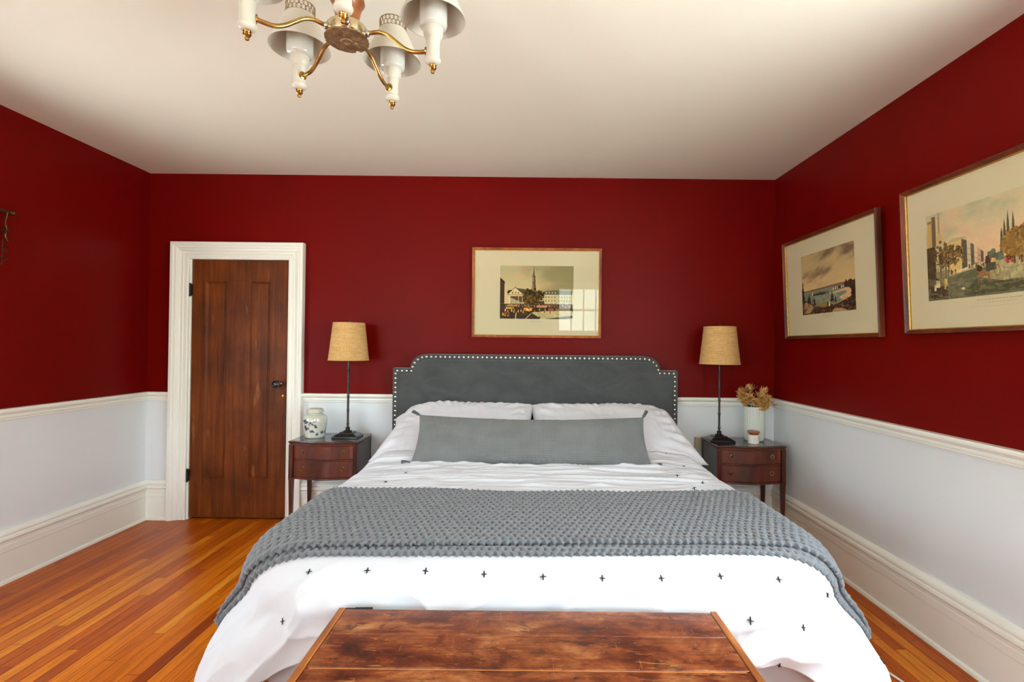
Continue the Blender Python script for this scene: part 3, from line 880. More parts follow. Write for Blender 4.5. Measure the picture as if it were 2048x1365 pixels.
pr = pillow('pillow', 1.08, .37, .15, (.573, 3.715, .778), (bk, 0, 0), M['pillow'], 5, bend=flare(1, .03, .16))
tag(pr, 'white pillow standing against the headboard at the right, behind another pillow', 'pillow', GP)
pl2 = pillow('pillow', 1.00, .55, .17, (-.452, 3.49, .788), (fk, .02, 0), M['pillow'], 11, wr=.014, bend=flare(-1, .085, .05, .02))
tag(pl2, 'white pillow leaning at the left half of the bed, right behind the bolster', 'pillow', GP)
pr2 = pillow('pillow', 1.08, .55, .17, (.570, 3.49, .788), (fk, -.02, 0), M['pillow'], 17, wr=.014, bend=flare(1, .085, .05, .02))
tag(pr2, 'white pillow leaning at the right half of the bed, right behind the bolster', 'pillow', GP)

# ---- long grey bolster with tassels
def bend_b(X, Y):
    # top edge sags in the middle, bottom edge flares at the corners
    k = np.clip((Y / .17 + 1) / 2, 0, 1)
    Y2 = Y + k * .030 * ((X / .74) ** 2 - .6)
    X2 = X * (1 + .030 * (1 - k) ** 2 )
    return X2, Y2, 0 * X
bol = empty('bolster_pillow', (.030, 3.155, .785), (math.radians(60), 0, -.005))
bo = pillow('cushion', 1.45, .320, .17, (0, 0, 0), (0, 0, 0), M['gauze'], 23, nu=240, nv=90, wr=.009, pinch=.02, edge=.42, bend=bend_b)
bo.parent = bol
tag(bol, 'long grey gauze bolster with a tassel at each corner', 'pillow')
def tassel(base, dirv, L, fan=.010, seed=0):
    r = random.Random(seed); mb = MB()
    base = Vector(base); d = Vector(dirv).normalized()
    a = d.cross(Vector((0, 0, 1))).normalized(); b = d.cross(a)
    mb.ball(base + d * .012, .0105, 12, 8)
    mb.tube([base - d * .004, base + d * .010], .006, 8)
    for k in range(34):
        an = r.uniform(0, 2 * PI); q = math.sqrt(r.random())
        o1 = (a * math.cos(an) + b * math.sin(an)) * q
        pts = [base + d * .016 + o1 * .007, base + d * (L * .5) + o1 * (fan * .9), base + d * (L * r.uniform(.85, 1.05)) + o1 * fan + b * r.uniform(-.003, .003)]
        mb.tube(pts, [.0016, .0017, .0012], 5)
    return mb.build('tassel', M['tassel'], bol, smooth=60)
tassel((-.735, -.150, .012), (-1, .02, .25), .060, .012, 1)
tassel((.745, -.150, .012), (1, .02, .25), .056, .012, 2)
tassel((-.725, .168, .005), (-.85, .35, .35), .052, .012, 3)
tassel((.720, .168, .005), (.35, .5, .5), .050, .012, 4)

# ================================================================== CHEST at the foot of the bed
cx0, cx1, cy0, cy1, ct = -.590, .610, 1.02, 1.600, .546
ch = empty('blanket_chest', ((cx0 + cx1) / 2, (cy0 + cy1) / 2, 0))
tag(ch, 'distressed red-brown wooden chest with a planked lid at the bed foot', 'chest')
ox, oy = ch.location.x, ch.location.y
def cb(x0, x1, y0, y1, z0, z1, mb=None, mat=0):
    mb = mb or MB(); return mb.box(x0 - ox, x1 - ox, y0 - oy, y1 - oy, z0, z1, mat)
lid = cb(cx0 + .022, cx1 - .022, 1.459, cy1 - .006, ct - .024, ct)
cb(cx0 + .022, cx1 - .022, 1.309, 1.4575, ct - .024, ct - .0006, lid)
cb(cx0 + .022, cx1 - .022, 1.16, 1.3045, ct - .024, ct - .0015, lid)
cb(cx0 + .022, cx1 - .022, cy0, 1.158, ct - .024, ct - .001, lid)
lido = lid.build('lid', M['chest'], ch, bevel=.0022)
cb(cx0 + .030, cx1 - .030, 1.3035, 1.3095, ct - .020, ct - .0035).build('seam', M['crack'], lido)
for (a, b) in ((cx0, cx0 + .0205), (cx1 - .0205, cx1)):
    cb(a, b, cy0 - .004, cy1, ct - .040, ct + .002).build('lid_edge', M['chest_edge'], ch, bevel=.003)
body = MB()
bx0, bx1, by0, by1 = cx0 + .026, cx1 - .026, cy0 + .015, cy1 - .012
for (a, b, c, d) in ((bx0, bx1, by0, by0 + .02), (bx0, bx1, by1 - .02, by1), (bx0, bx0 + .02, by0 + .02, by1 - .02), (bx1 - .02, bx1, by0 + .02, by1 - .02)):
    cb(a, b, c, d, .06, ct - .024, body)
cb(bx0, bx1, by0, by1, .04, .06, body)
body.build('body', M['chest'], ch, bevel=.002)
cb(bx0 - .014, bx1 + .014, by0 - .012, by1 + .004, 0, .09).build('plinth', M['chest'], ch, bevel=.006)
for hx in (-.57,):
    mb = MB(); hm = cb(hx, hx + .08, cy1 - .004, cy1 + .003, ct - .03, ct - .001)
    hm.tube([(hx + .03 - ox, cy1 - oy + .003, ct - .003), (hx + .085 - ox, cy1 - oy + .003, ct - .002)], .0035, 8)
    hm.build('hinge', M['hinge'], ch, smooth=40)
# dark iron handle on the left end
mb = MB(); mb.tube([(cx0 + .010 - ox, 1.50 - oy, ct - .05), (cx0 - .018 - ox, 1.49 - oy, ct - .052), (cx0 - .020 - ox, 1.40 - oy, ct - .052), (cx0 + .010 - ox, 1.39 - oy, ct - .05)], .006, 8)
mb.build('handle', M['hinge'], ch, smooth=60)

# ================================================================== NIGHTSTANDS
NH, NW, ND = .692, .490, .37
def serp(u, A=.030):      # serpentine front, u in [-1,1]; positive = out towards the room
    return A * (.5 + .5 * math.cos(PI * u * 1.12)) - .006 * math.exp(-((abs(u) - .86) / .12) ** 2)
def serp_prism(mb, x0, x1, yback, yfront, z0, z1, A=.030, n=36, mat=0, ov=0.0):
    w = (x1 - x0) / 2; c = (x0 + x1) / 2
    pts = [(x0, yback)] + [(c + w * (-1 + 2 * k / n), yfront - serp((-1 + 2 * k / n) * (w / (NW / 2 - .012)), A) - ov) for k in range(n + 1)] + [(x1, yback)]
    mb.prism(pts, lambda a, b, h: (a, b, h), z0, z1, mat)
def make_nightstand(loc):
    r = empty('nightstand', loc)
    hw = NW / 2; y0 = -ND / 2; y1 = ND / 2          # y0 = front
    F = y0 + .030                                    # plane the serpentine swells from
    mb = MB(); serp_prism(mb, -hw, hw, y1, F - .002, NH - .014, NH)
    mb.build('top', M['mahogany_top'], r, bevel=.004, bseg=3)
    mb = MB(); serp_prism(mb, -hw + .006, hw - .006, y1 - .004, F + .005, NH - .022, NH - .014)
    serp_prism(mb, -hw + .002, hw - .002, y1 - .004, F + .001, NH - .032, NH - .022)
    mb.build('top_moulding', M['mahogany'], r, bevel=.0025)
    zb = .425
    # carcass: two sides, back, bottom with serpentine apron, divider rail
    mb = MB()
    mb.box(-hw + .006, -hw + .022, F + .028, y1 - .006, zb, NH - .032)
    mb.build('side_panel', M['side_wood'], r, bevel=.001)
    MB().box(hw - .022, hw - .006, F + .028, y1 - .006, zb, NH - .032).build('side_panel', M['side_wood'], r, bevel=.001)
    mb = MB(); mb.box(-hw + .022, hw - .022, y1 - .018, y1 - .006, zb, NH - .032); mb.build('back_panel', M['side_wood'], r)
    mb = MB(); serp_prism(mb, -hw + .030, hw - .030, y1 - .018, F + .006, zb - .006, zb + .008); mb.build('bottom_rail', M['mahogany'], r, bevel=.002)
    mb = MB(); serp_prism(mb, -hw + .030, hw - .030, F + .10, F + .008, zb + .127, zb + .136); mb.build('divider_rail', M['mahogany'], r, bevel=.002)
    for (z0, z1) in ((zb + .010, zb + .125), (zb + .138, NH - .034)):
        mb = MB(); serp_prism(mb, -hw + .033, hw - .033, F + .12, F + .010, z0, z1)
        d = mb.build('drawer', M['mahogany'], r, bevel=.0015)
        for u in (-.58, .58):
            xx = u * hw; yy = F + .010 - serp(u * hw / (NW / 2 - .012)); zc = (z0 + z1) / 2 + .004
            R = Matrix.Rotation(PI / 2, 3, 'X')
            mb = MB()
            mb.lathe([(0.0165, 0), (.0165, .0016), (.0135, .0032), (.0118, .0022), (.006, .0022), (.006, .006), (.0035, .008), (0, .0088)], (xx, yy + .0006, zc), 24, 1, M=R)
            ring = [(xx + .0132 * math.cos(a), yy - .0058 - .002 * math.sin(a), zc + .001 + .0132 * math.sin(a)) for a in [2 * PI * k / 22 for k in range(22)]]
            mb.tube(ring, .0021, 6, closed=True)
            mb.build('ring_pull', [M['brass_pale'], M['bronze_dark']], d, smooth=45)
    for sx in (-1, 1):
        # reeded front post over a tapered leg
        mb = MB(); cx_ = sx * (hw - .016)
        pts = []
        n = 24; wv = .014
        for k in range(n + 1):
            u = -1 + 2 * k / n; pts.append((cx_ + wv * u, F + .004 - .0028 * abs(math.sin(u * PI * 1.5))))
        pts += [(cx_ + wv, F + .032), (cx_ - wv, F + .032)]
        mb.prism(pts, lambda a, b, h: (a, b, h), zb + .004, NH - .032)
        mb.build('reeded_post', M['mahogany'], r, smooth=40)
        for fy in (0, 1):
            yc = F + .018 if fy == 0 else y1 - .022
            mb = MB(); mb.frustum((cx_ - sx * .001, yc), .0085, .0085, 0, .0150, .0150, zb - .002)
            if fy == 0:
                mb.box(cx_ - .0158, cx_ + .0158, yc - .0158, yc + .0158, zb - .010, zb + .003)
            mb.build('leg', M['mahogany'], r, bevel=.0015)
            if fy == 1:
                MB().box(cx_ - .013, cx_ + .013, yc - .011, yc + .013, zb - .002, NH - .032).build('rear_post', M['side_wood'], r, bevel=.001)
    return r
nsL = make_nightstand((-1.447, 3.715, 0)); nsR = copy_tree(nsL); nsR.location = (1.604, 3.715, 0)
NG = 'mahogany bedside nightstands'
tag(nsL, 'mahogany two-drawer serpentine nightstand between the door and the bed', 'nightstand', NG)
tag(nsR, 'mahogany two-drawer serpentine nightstand in the corner by the vase', 'nightstand', NG)

# ================================================================== TABLE LAMPS
def make_lamp(loc):
    r = empty('table_lamp', loc)
    mb = MB(); h = .093
    mb.frustum((0, 0), h, h * .82, 0, h, h * .82, .016).frustum((0, 0), h - .004, h * .82 - .004, .016, .060, .050, .034).frustum((0, 0), .052, .044, .034, .046, .038, .044)
    mb.lathe([(.034, .044), (.030, .050), (.018, .056), (.014, .064), (.018, .070), (.018, .074), (.010, .078)], (0, 0, 0), 24)
    mb.build('base', M['gloss_black'], r, bevel=.003)
    prof = [(.0088, .074)]
    z = .10
    while z < .60:
        prof += [(.0078, z - .016), (.0088, z - .006), (.0112, z), (.0088, z + .006), (.0078, z + .016)]; z += .102
    prof += [(.0080, .62), (.0080, .66)]
    MB().lathe(prof, (0, 0, 0), 18).build('pole', M['black_metal'], r, smooth=50)
    z0, z1 = .575, .850; r0, r1 = .145, .114
    w = .0022
    n = 64
    sh = MB().lathe([(r0, z0), (r1, z1), (r1 - w, z1), (r0 - w, z0)], (0, 0, 0), n, 0, close=True).build('lamp_shade', M['burlap'], r, smooth=50)
    mb = MB()
    for rr, zz in ((r0, z0), (r1, z1)):
        ring = [(rr * math.cos(a), rr * math.sin(a), zz) for a in [2 * PI * k / 64 for k in range(64)]]
        mb.tube(ring, .0028, 8, closed=True)
    mb.build('shade_trim', M['burlap'], sh, smooth=60)
    mb = MB()
    for k in range(3):
        a = 2 * PI * k / 3 + .4; mb.tube([(0, 0, z1 - .012), (r1 * .98 * math.cos(a), r1 * .98 * math.sin(a), z1 - .004)], .0016, 6)
    for sx in (-1, 1):
        mb.tube([(.008 * sx, 0, .645), (.03 * sx, 0, .66), (.052 * sx, 0, .72), (.045 * sx, 0, .80), (.012 * sx, 0, z1 - .012), (0, 0, z1 - .010)], .0018, 6)
    mb.build('harp', M['brass'], r, smooth=60)
    mb = MB().lathe([(.017, .640), (.017, .690), (.012, .695), (0.0, .695)], (0, 0, 0), 18)
    mb.build('socket', M['brass'], r, smooth=50)
    MB().lathe([(.012, .695), (.016, .712), (.029, .745), (.030, .765), (.022, .790), (0, .800)], (0, 0, 0), 20).build('bulb', M['milk'], r, smooth=80)
    mb = MB(); mb.lathe([(.006, z1 - .012), (.006, z1), (.003, z1 + .002), (.003, z1 + .008)], (0, 0, 0), 12)
    mb.tube([(0, 0, z1 + .006), (-.007, 0, z1 + .012), (-.008, 0, z1 + .022), (0, 0, z1 + .028), (.008, 0, z1 + .022), (.007, 0, z1 + .012), (0, 0, z1 + .006)], .0022, 8)
    mb.build('finial', M['black_metal'], r, smooth=60)
    return r
lampL = make_lamp((-1.330, 3.725, NH)); lampR = copy_tree(lampL); lampR.location = (1.432, 3.725, NH)
LG = 'matching bedside table lamps'
tag(lampL, 'bamboo-stem lamp with burlap shade standing beside the blue and white jar', 'lamp', LG)
tag(lampR, 'bamboo-stem lamp with burlap shade standing beside the dried flower vase', 'lamp', LG)

# ================================================================== GINGER JAR
jar = empty('ginger_jar', (-1.572, 3.72, NH))
tag(jar, 'blue and white porcelain ginger jar with lid on the left nightstand', 'jar')
prof = [(0, .0), (.062, .0), (.0665, .003), (.069, .012), (.0725, .03), (.0775, .06), (.082, .088), (.085, .112), (.0855, .128), (.083, .144), (.077, .157), (.066, .167), (.054, .172), (.050, .175), (.050, .184)]
def resample(prof, n):
    p = np.array(prof); d = np.r_[0, np.cumsum(np.hypot(*np.diff(p, axis=0).T))]; q = np.linspace(0, d[-1], n)
    return np.stack([np.interp(q, d, p[:, 0]), np.interp(q, d, p[:, 1])], 1)
def lathe_grid(prof, nv, nu):
    p = resample(prof, nv); a = np.linspace(0, 2 * PI, nu, endpoint=False)
    return np.stack([p[:, :1] * np.cos(a), p[:, :1] * np.sin(a), np.repeat(p[:, 1:], nu, 1)], -1), a, p
Pj, aj, pj = lathe_grid(prof, 190, 420)
white = np.array(srgb(206, 208, 190)[:3]); blue = np.array(srgb(34, 44, 84)[:3])
C = np.ones(Pj.shape) * white * (1 - .10 * fbm(np.tile(aj * 5, (190, 1)), Pj[..., 2] * 40, 4, 3)[..., None])
U_ = np.tile((aj + PI) % (2 * PI) - PI, (190, 1)); Zj = Pj[..., 2]
LX = (U_ + PI / 2) * .08                                # arc length measured from the side facing the room
LX = (LX + PI * .08) % (2 * PI * .08) - PI * .08
ink = np.zeros(LX.shape)
def stroke(x, z, ang, L, w):
    global ink
    dx, dz = LX - x, Zj - z
    a = dx * math.cos(ang) + dz * math.sin(ang); b = -dx * math.sin(ang) + dz * math.cos(ang)
    tt = np.clip(a / L, 0, 1); ww = w * np.sin(PI * np.clip(tt * .92 + .06, 0, 1)) ** .7
    ink = np.maximum(ink, ((a > 0) & (a < L) & (np.abs(b) < ww)) * 1.0)
rj = random.Random(5)
def flower(x, z, n, L, w, a0=0, sp=2 * PI):
    for k in range(n): stroke(x, z, a0 + sp * k / n + rj.uniform(-.15, .15), L * rj.uniform(.75, 1.1), w)
flower(.012, .048, 8, .020, .0032, PI * .98, -PI * 1.15)
flower(.040, .092, 7, .020, .0032, PI * .75, PI * 1.1)
flower(-.034, .072, 12, .016, .0040); flower(-.040, .085, 9, .014, .0036)
flower(-.044, .122, 9, .022, .0045, -.5, 3.6); flower(-.018, .124, 6, .009, .0028); flower(.002, .116, 5, .009, .0034)
flower(.016, .104, 5, .008, .003); flower(.048, .03, 6, .014, .0035)
for seg_ in (((-.055, .11), (-.02, .112), (.0, .106), (.012, .103)), ((-.03, .085), (-.012, .07), (-.004, .055), (.012, .048)), ((.005, .112), (.02, .122), (.034, .126)), ((.008, .13), (.010, .142), (.016, .146)), ((-.052, .06), (-.05, .09), (-.045, .12))):
    for (p, q) in zip(seg_[:-1], seg_[1:]):
        stroke(p[0], p[1], math.atan2(q[1] - p[1], q[0] - p[0]), math.hypot(q[0] - p[0], q[1] - p[1]) * 1.15, .0022)
for k in range(24):
    x = rj.uniform(-.23, .25); z = rj.uniform(.035, .135)
    if abs(x) > .075: flower(x, z, rj.choice((6, 8, 9)), .018, .0035)
for k in range(16): stroke(rj.uniform(-.05, .0), rj.uniform(.06, .12), rj.uniform(0, 6.3), .011, .0028)
C = C * (1 - ink[..., None] * .93) + blue * ink[..., None] * .93
rim = ((Zj < .006) & (Zj > .003)) * 1.0
C = C * (1 - .4 * rim[..., None]) + blue * .4 * rim[..., None]
grid_object('body', Pj, M['porcelain'], jar, cols=C, wrap=True)
Pl, al_, pl_ = lathe_grid([(.046, .181), (.055, .181), (.0585, .184), (.0592, .192), (.0588, .204), (.0555, .211), (.046, .2155), (.030, .2185), (0, .2195)], 60, 160)
Cl = np.ones(Pl.shape) * np.array(srgb(200, 202, 184)[:3]); 
grid_object('lid', Pl, M['porcelain'], jar, cols=Cl, wrap=True)

# ================================================================== VASE, DRIED FLOWERS, CANDLE
VX, VY = 1.712, 3.775
vase = MB()
nv_, nr = 96, 0
pts_prof = [(0, 0), (.060, 0), (.066, .004), (.069, .012), (.0705, .02), (.0715, .235), (.0725, .245), (.0735, .252), (.071, .256), (.067, .254), (.066, .24), (.066, .02), (0, .016)]
seg = 44 * 6
vs, fs = [], []
for (r_, z_) in pts_prof:
    for k in range(seg):
        a = 2 * PI * k / seg
        rr = r_
        if .0700 < r_ < .072 and .015 < z_ < .24: rr = r_ - .0018 + .0030 * abs(math.sin(a * 22))
        vs.append((rr * math.cos(a), rr * math.sin(a), z_))
for i in range(len(pts_prof) - 1):
    for k in range(seg):
        k2 = (k + 1) % seg; fs.append((i * seg + k, i * seg + k2, (i + 1) * seg + k2, (i + 1) * seg + k))
vase.add(vs, fs)
vo = vase.build('vase', M['vase'], None, smooth=50); vo.location = (VX, VY, NH)
tag(vo, 'pale green ribbed ceramic vase holding dried flowers on the nightstand', 'vase')

def petal(mb, base, d, L, w, curl, mat=0, up=Vector((0, 0, 1)), n=5):
    """a thin tapering strip that bends along curl"""
    d = d.normalized(); side = d.cross(curl if curl.length > 1e-4 else up)
    if side.length < 1e-4: side = d.orthogonal()
    side.normalize(); nn = side.cross(d)
    pts = []
    for k in range(n + 1):
        t_ = k / n; c = base + d * L * t_ + curl * (t_ * t_) * L
        ww = w * math.sin(PI * min(1, t_ * .82 + .14)) 
        pts.append((c, ww))
    vs = []
    for c, ww in pts: vs += [c - side * ww, c + nn * ww * .35, c + side * ww, c - nn * ww * .25]
    fs = []
    for k in range(n):
        for q in range(4):
            q2 = (q + 1) % 4; fs.append((k * 4 + q, k * 4 + q2, (k + 1) * 4 + q2, (k + 1) * 4 + q))
    fs += [(3, 2, 1, 0), (n * 4, n * 4 + 1, n * 4 + 2, n * 4 + 3)]
    mb.add(vs, fs, mat)
FG = 'dried flower stems in the ribbed vase'
def stem_path(head, k):
    inner = Vector((.03 * math.cos(k * 2.1), .02 * math.sin(k * 2.1), .07))
    m = Vector((head.x * .35, head.y * .35, .24)); 
    if math.hypot(m.x, m.y) > .05: m.x *= .05 / math.hypot(m.x, m.y); m.y *= .05 / math.hypot(m.x, m.y)
    return [inner, m, m * .4 + head * .6 + Vector((0, 0, .004)), head]
heads = [(-.070, -.02, .348, .042, 'at the top left of the bouquet'), (-.018, .00, .362, .044, 'at the top of the bouquet, second from its left edge'),
         (.048, .005, .350, .044, 'at the top right of the bouquet'), (-.040, -.045, .312, .042, 'in the middle of the bouquet, facing the bed'),
         (.014, -.05, .322, .042, 'in the middle of the bouquet, above the yellow florets'), (-.062, -.04, .284, .034, 'low on the left side of the bouquet'),
         (-.012, -.06, .282, .036, 'low at the centre, just above the vase rim'), (.066, -.02, .305, .040, 'on the right side of the bouquet beside the wispy grass'),
         (.030, -.065, .292, .034, 'in the middle of the bouquet, touching the yellow florets'), (-.080, -.03, .318, .036, 'at the left edge of the bouquet, below the topmost one')]
for i, (x, y, z, R_, lab) in enumerate(heads):
    x *= 1.18; z = .262 + (z - .262) * 1.08
    r = empty('dried_flower', (VX, VY, NH))
    tag(r, 'tan spiky dried flower head ' + lab, 'dried flower', FG)
    h = Vector((x, y, z)); rr = random.Random(30 + i)
    out_ = Vector((x, y, .05)).normalized()
    MB().tube(stem_path(h - out_ * .012, i), [.0022] * 4, 6).build('stem', M['dried_brown'], r, smooth=60)
    mb = MB(); 
    q = out_.to_track_quat('Z', 'Y')
    for k in range(58):
        lay = k / 58; el = .12 + 1.25 * lay; an = k * 2.399
        d = Vector((math.sin(el) * math.cos(an), math.sin(el) * math.sin(an), math.cos(el)))
        cu = Vector((-math.sin(el) * math.cos(an), -math.sin(el) * math.sin(an), 0)) * rr.uniform(-.12, .35)
        petal(mb, h + q @ (d * .006), q @ d, R_ * rr.uniform(.9, 1.4), .0042, q @ cu)
    mb.ball(h, .010, 10, 7)
    mb.build('flower_head', M['dried'], r, smooth=60)
r = empty('dried_filler_flower', (VX, VY, NH)); tag(r, 'mustard yellow dried cluster of tiny florets spilling over the vase rim', 'dried flower')
mb = MB(); rr = random.Random(3)
MB().tube(stem_path(Vector((.035, -.05, .28)), 4), [.002] * 4, 6).build('stem', M['dried_brown'], r, smooth=60)
for k in range(230):
    c = Vector((.046, -.062, .270)); p = Vector((rr.gauss(0, 1), rr.gauss(0, 1), rr.gauss(0, 1))).normalized()
    p = Vector((p.x * .044, p.y * .030, p.z * .040)) * rr.uniform(.6, 1)
    mb.ball(c + p, rr.uniform(.0022, .0042), 7, 5)
for k in range(26):
    p = Vector((rr.gauss(.030, .012), -.082 + rr.uniform(-.004, .004), rr.uniform(.232, .25))); mb.ball(p, rr.uniform(.0025, .0045), 7, 5)
for k in range(30):
    p = Vector((rr.gauss(.0, 1), rr.gauss(0, 1), abs(rr.gauss(0, 1)))).normalized(); petal(mb, Vector((.03, -.045, .285)), p, rr.uniform(.03, .05), .0016, Vector((0, 0, -.1)))
mb.build('florets', M['dried_yellow'], r, smooth=70)
r = empty('dried_leaf_cluster', (VX, VY, NH)); tag(r, 'brown curled dried leaves around the vase rim under the flower heads', 'dried leaves')
mb = MB()
for k in range(46):
    a = rr.uniform(0, 2 * PI); b0 = Vector((.045 * math.cos(a), .045 * math.sin(a), .26 + rr.uniform(-.004, .03)))
    d = Vector((math.cos(a), math.sin(a), rr.uniform(-.15, .7))); petal(mb, b0, d, rr.uniform(.03, .055), rr.uniform(.004, .009), Vector((0, 0, rr.uniform(-.35, .15))))
mb.build('leaf', M['dried_brown'], r, smooth=60)
sprigs = [((.145, -.03, .300), [((.085, -.03, .272), .5), ((.105, -.03, .272), 1.2), ((.118, -.03, .276), .0)], 'rust-coloured dried leaf sprig reaching right over the chair rail'),
          ((-.13, -.03, .330), [((-.075, -.02, .318), PI - .1), ((-.07, -.03, .288), PI - .35), ((-.062, -.035, .268), PI - .1)], 'rust-coloured dried leaf sprig reaching left from the bouquet'),
          ((.11, .0, .350), [((.06, 0, .345), .0)], 'single rust-coloured dried leaf sticking out at the upper right')]
for i, (tip, lv, lab) in enumerate(sprigs):
    r = empty('dried_leaf_sprig', (VX, VY, NH)); tag(r, lab, 'dried leaves')
    MB().tube([(0, 0, .20), (tip[0] * .3, tip[1] * .6, .25), (tip[0] * .7, tip[1], tip[2] - .012), (tip[0] * .86, tip[1], tip[2] - .006)], [.0013] * 4, 5).build('stem', M['dried_rust'], r)
    mb = MB()
    for (p, an) in lv:
        petal(mb, Vector(p), Vector((math.cos(an), -.2, math.sin(an) * .6)), .052, .0065, Vector((0, 0, -.08)), n=7)
        if i == 0: petal(mb, Vector(p) + Vector((.012, -.004, -.002)), Vector((math.cos(an - 1.2), -.25, math.sin(an - 1.0) * .5)), .045, .0055, Vector((0, 0, -.05)), n=7)
    mb.build('leaf', M['dried_rust'], r, smooth=50)
r = empty('dried_grass_sprig', (VX, VY, NH)); tag(r, 'wispy pale dried grass fanning out at the right of the bouquet', 'dried grass')
mb = MB()
for k in range(26):
    a = rr.uniform(-.55, .75); L = rr.uniform(.05, .085)
    p0 = Vector((.05, -.02, .285)); mb.tube([p0, p0 + Vector((math.cos(a) * L * .5, -.01, math.sin(a) * L * .5)), p0 + Vector((math.cos(a) * L, -.02, math.sin(a) * L + .004))], [.0008, .0007, .0004], 4)
mb.build('blades', M['dried'], r)

cd = empty('candle_jar', (1.652, 3.645, NH)); tag(cd, 'small white candle jar with orange wooden lid in front of the vase', 'candle')
MB().lathe([(0, 0), (.033, 0), (.037, .003), (.038, .008), (.038, .058), (.034, .064), (.030, .066)], (0, 0, 0), 40).build('jar', M['candle'], cd, smooth=50)
lb = MB().lathe([(.0384, .012), (.0386, .012), (.0386, .054), (.0384, .054)], (0, 0, 0), 60, close=True).build('label', M['candle'], cd, smooth=50)
mb = MB()
for k, (z, w) in enumerate(((.046, .7), (.040, .9), (.034, .8), (.028, .6), (.021, .8))):
    n = 14
    for q in range(n):
        a0 = -PI / 2 + (q / n - .5) * 1.5 * w; a1 = a0 + 1.5 * w / n * (.55 + .35 * ((q * 7 + k) % 3) / 2)
        mb.prism([(a0, z), (a1, z), (a1, z + .0018), (a0, z + .0018)], lambda a, b, h: (h * math.cos(a), h * math.sin(a), b), .0386, .0390)
mb.build('label_lines', M['label_ink'], lb)
MB().lathe([(0, .066), (.031, .066), (.032, .072), (.040, .078), (.043, .086), (.041, .092), (.036, .094), (0, .094)], (0, 0, 0), 40).build('lid', M['lid_wood'], cd, smooth=45)

# ================================================================== PICTURES
def poly_mask(X, Y, poly):
    ins = np.zeros(X.shape, bool); n = len(poly)
    for i in range(n):
        x1_, y1_ = poly[i]; x2_, y2_ = poly[(i + 1) % n]
        if y1_ == y2_: continue
        c = ((Y >= min(y1_, y2_)) & (Y < max(y1_, y2_))) & (X < (x2_ - x1_) * (Y - y1_) / (y2_ - y1_) + x1_)
        ins ^= c
    return ins
class Canvas:
    """u: 0..1 left-right, v: 0..1 bottom-top"""
    def __init__(s, nu=380, nv=285, um=1.0):
        s.u, s.v = np.meshgrid(np.linspace(0, um, nu), np.linspace(0, 1, nv)); s.c = np.zeros((nv, nu, 3))
    def put(s, m, col, a=1.0):
        m = np.asarray(m, float)[..., None] * a; s.c = s.c * (1 - m) + np.array(srgb(*col)[:3]) * m
    def poly(s, p, col, a=1.0): s.put(poly_mask(s.u, s.v, p), col, a)
    def rect(s, a, b, c, d, col, al=1.0): s.poly([(a, c), (b, c), (b, d), (a, d)], col, al)
    def blob(s, x, y, rx, ry, col, seed=0, ragged=.5, a=1.0, fr=14):
        n = fbm(s.u * fr + seed, s.v * fr * .75, seed, 4)
        d = ((s.u - x) / rx) ** 2 + ((s.v - y) / ry) ** 2
        s.put(d < 1 + ragged * (n - .5) * 3, col, a)
    def line(s, p, q, w, col, a=1.0):
        d = np.array([q[0] - p[0], (q[1] - p[1]) * .75]); L = np.hypot(*d); d = d / (L + 1e-9)
        x = s.u - p[0]; y = (s.v - p[1]) * .75
        t_ = np.clip(x * d[0] + y * d[1], 0, L); s.put(np.hypot(x - t_ * d[0], y - t_ * d[1]) < w, col, a)
    def tex(s, m, amp, fr, seed=0):
        n = fbm(s.u * fr, s.v * fr * .75, seed, 4) - .5
        s.c = s.c * (1 + (np.asarray(m, float) * amp * n * 2)[..., None]); s.c = np.clip(s.c, 0, 1)
    def figures(s, x0, x1, y, h, n, cols, seed, spread=.01):
        r = random.Random(seed)
        for k in range(n):
            x = r.uniform(x0, x1); yy = y + r.uniform(-spread, spread); hh = h * r.uniform(.7, 1.1); c = r.choice(cols)
            s.poly([(x - hh * .16, yy), (x + hh * .16, yy), (x + hh * .10, yy + hh * .8), (x - hh * .10, yy + hh * .8)], c)
            s.put(((s.u - x) ** 2 + ((s.v - yy - hh * .92) * .75) ** 2) < (hh * .11) ** 2, (60, 42, 30))
def sky(c, top, low, warm, hz):
    t_ = sstep(hz, 1.0, c.v)
    for k in range(3):
        c.c[..., k] = srgb(*low)[k] * (1 - t_) + srgb(*top)[k] * t_
    n = fbm(c.u * 3.0 + c.v * 1.5, c.v * 5, 5, 5); c.put(sstep(.48, .7, n), warm, .6)
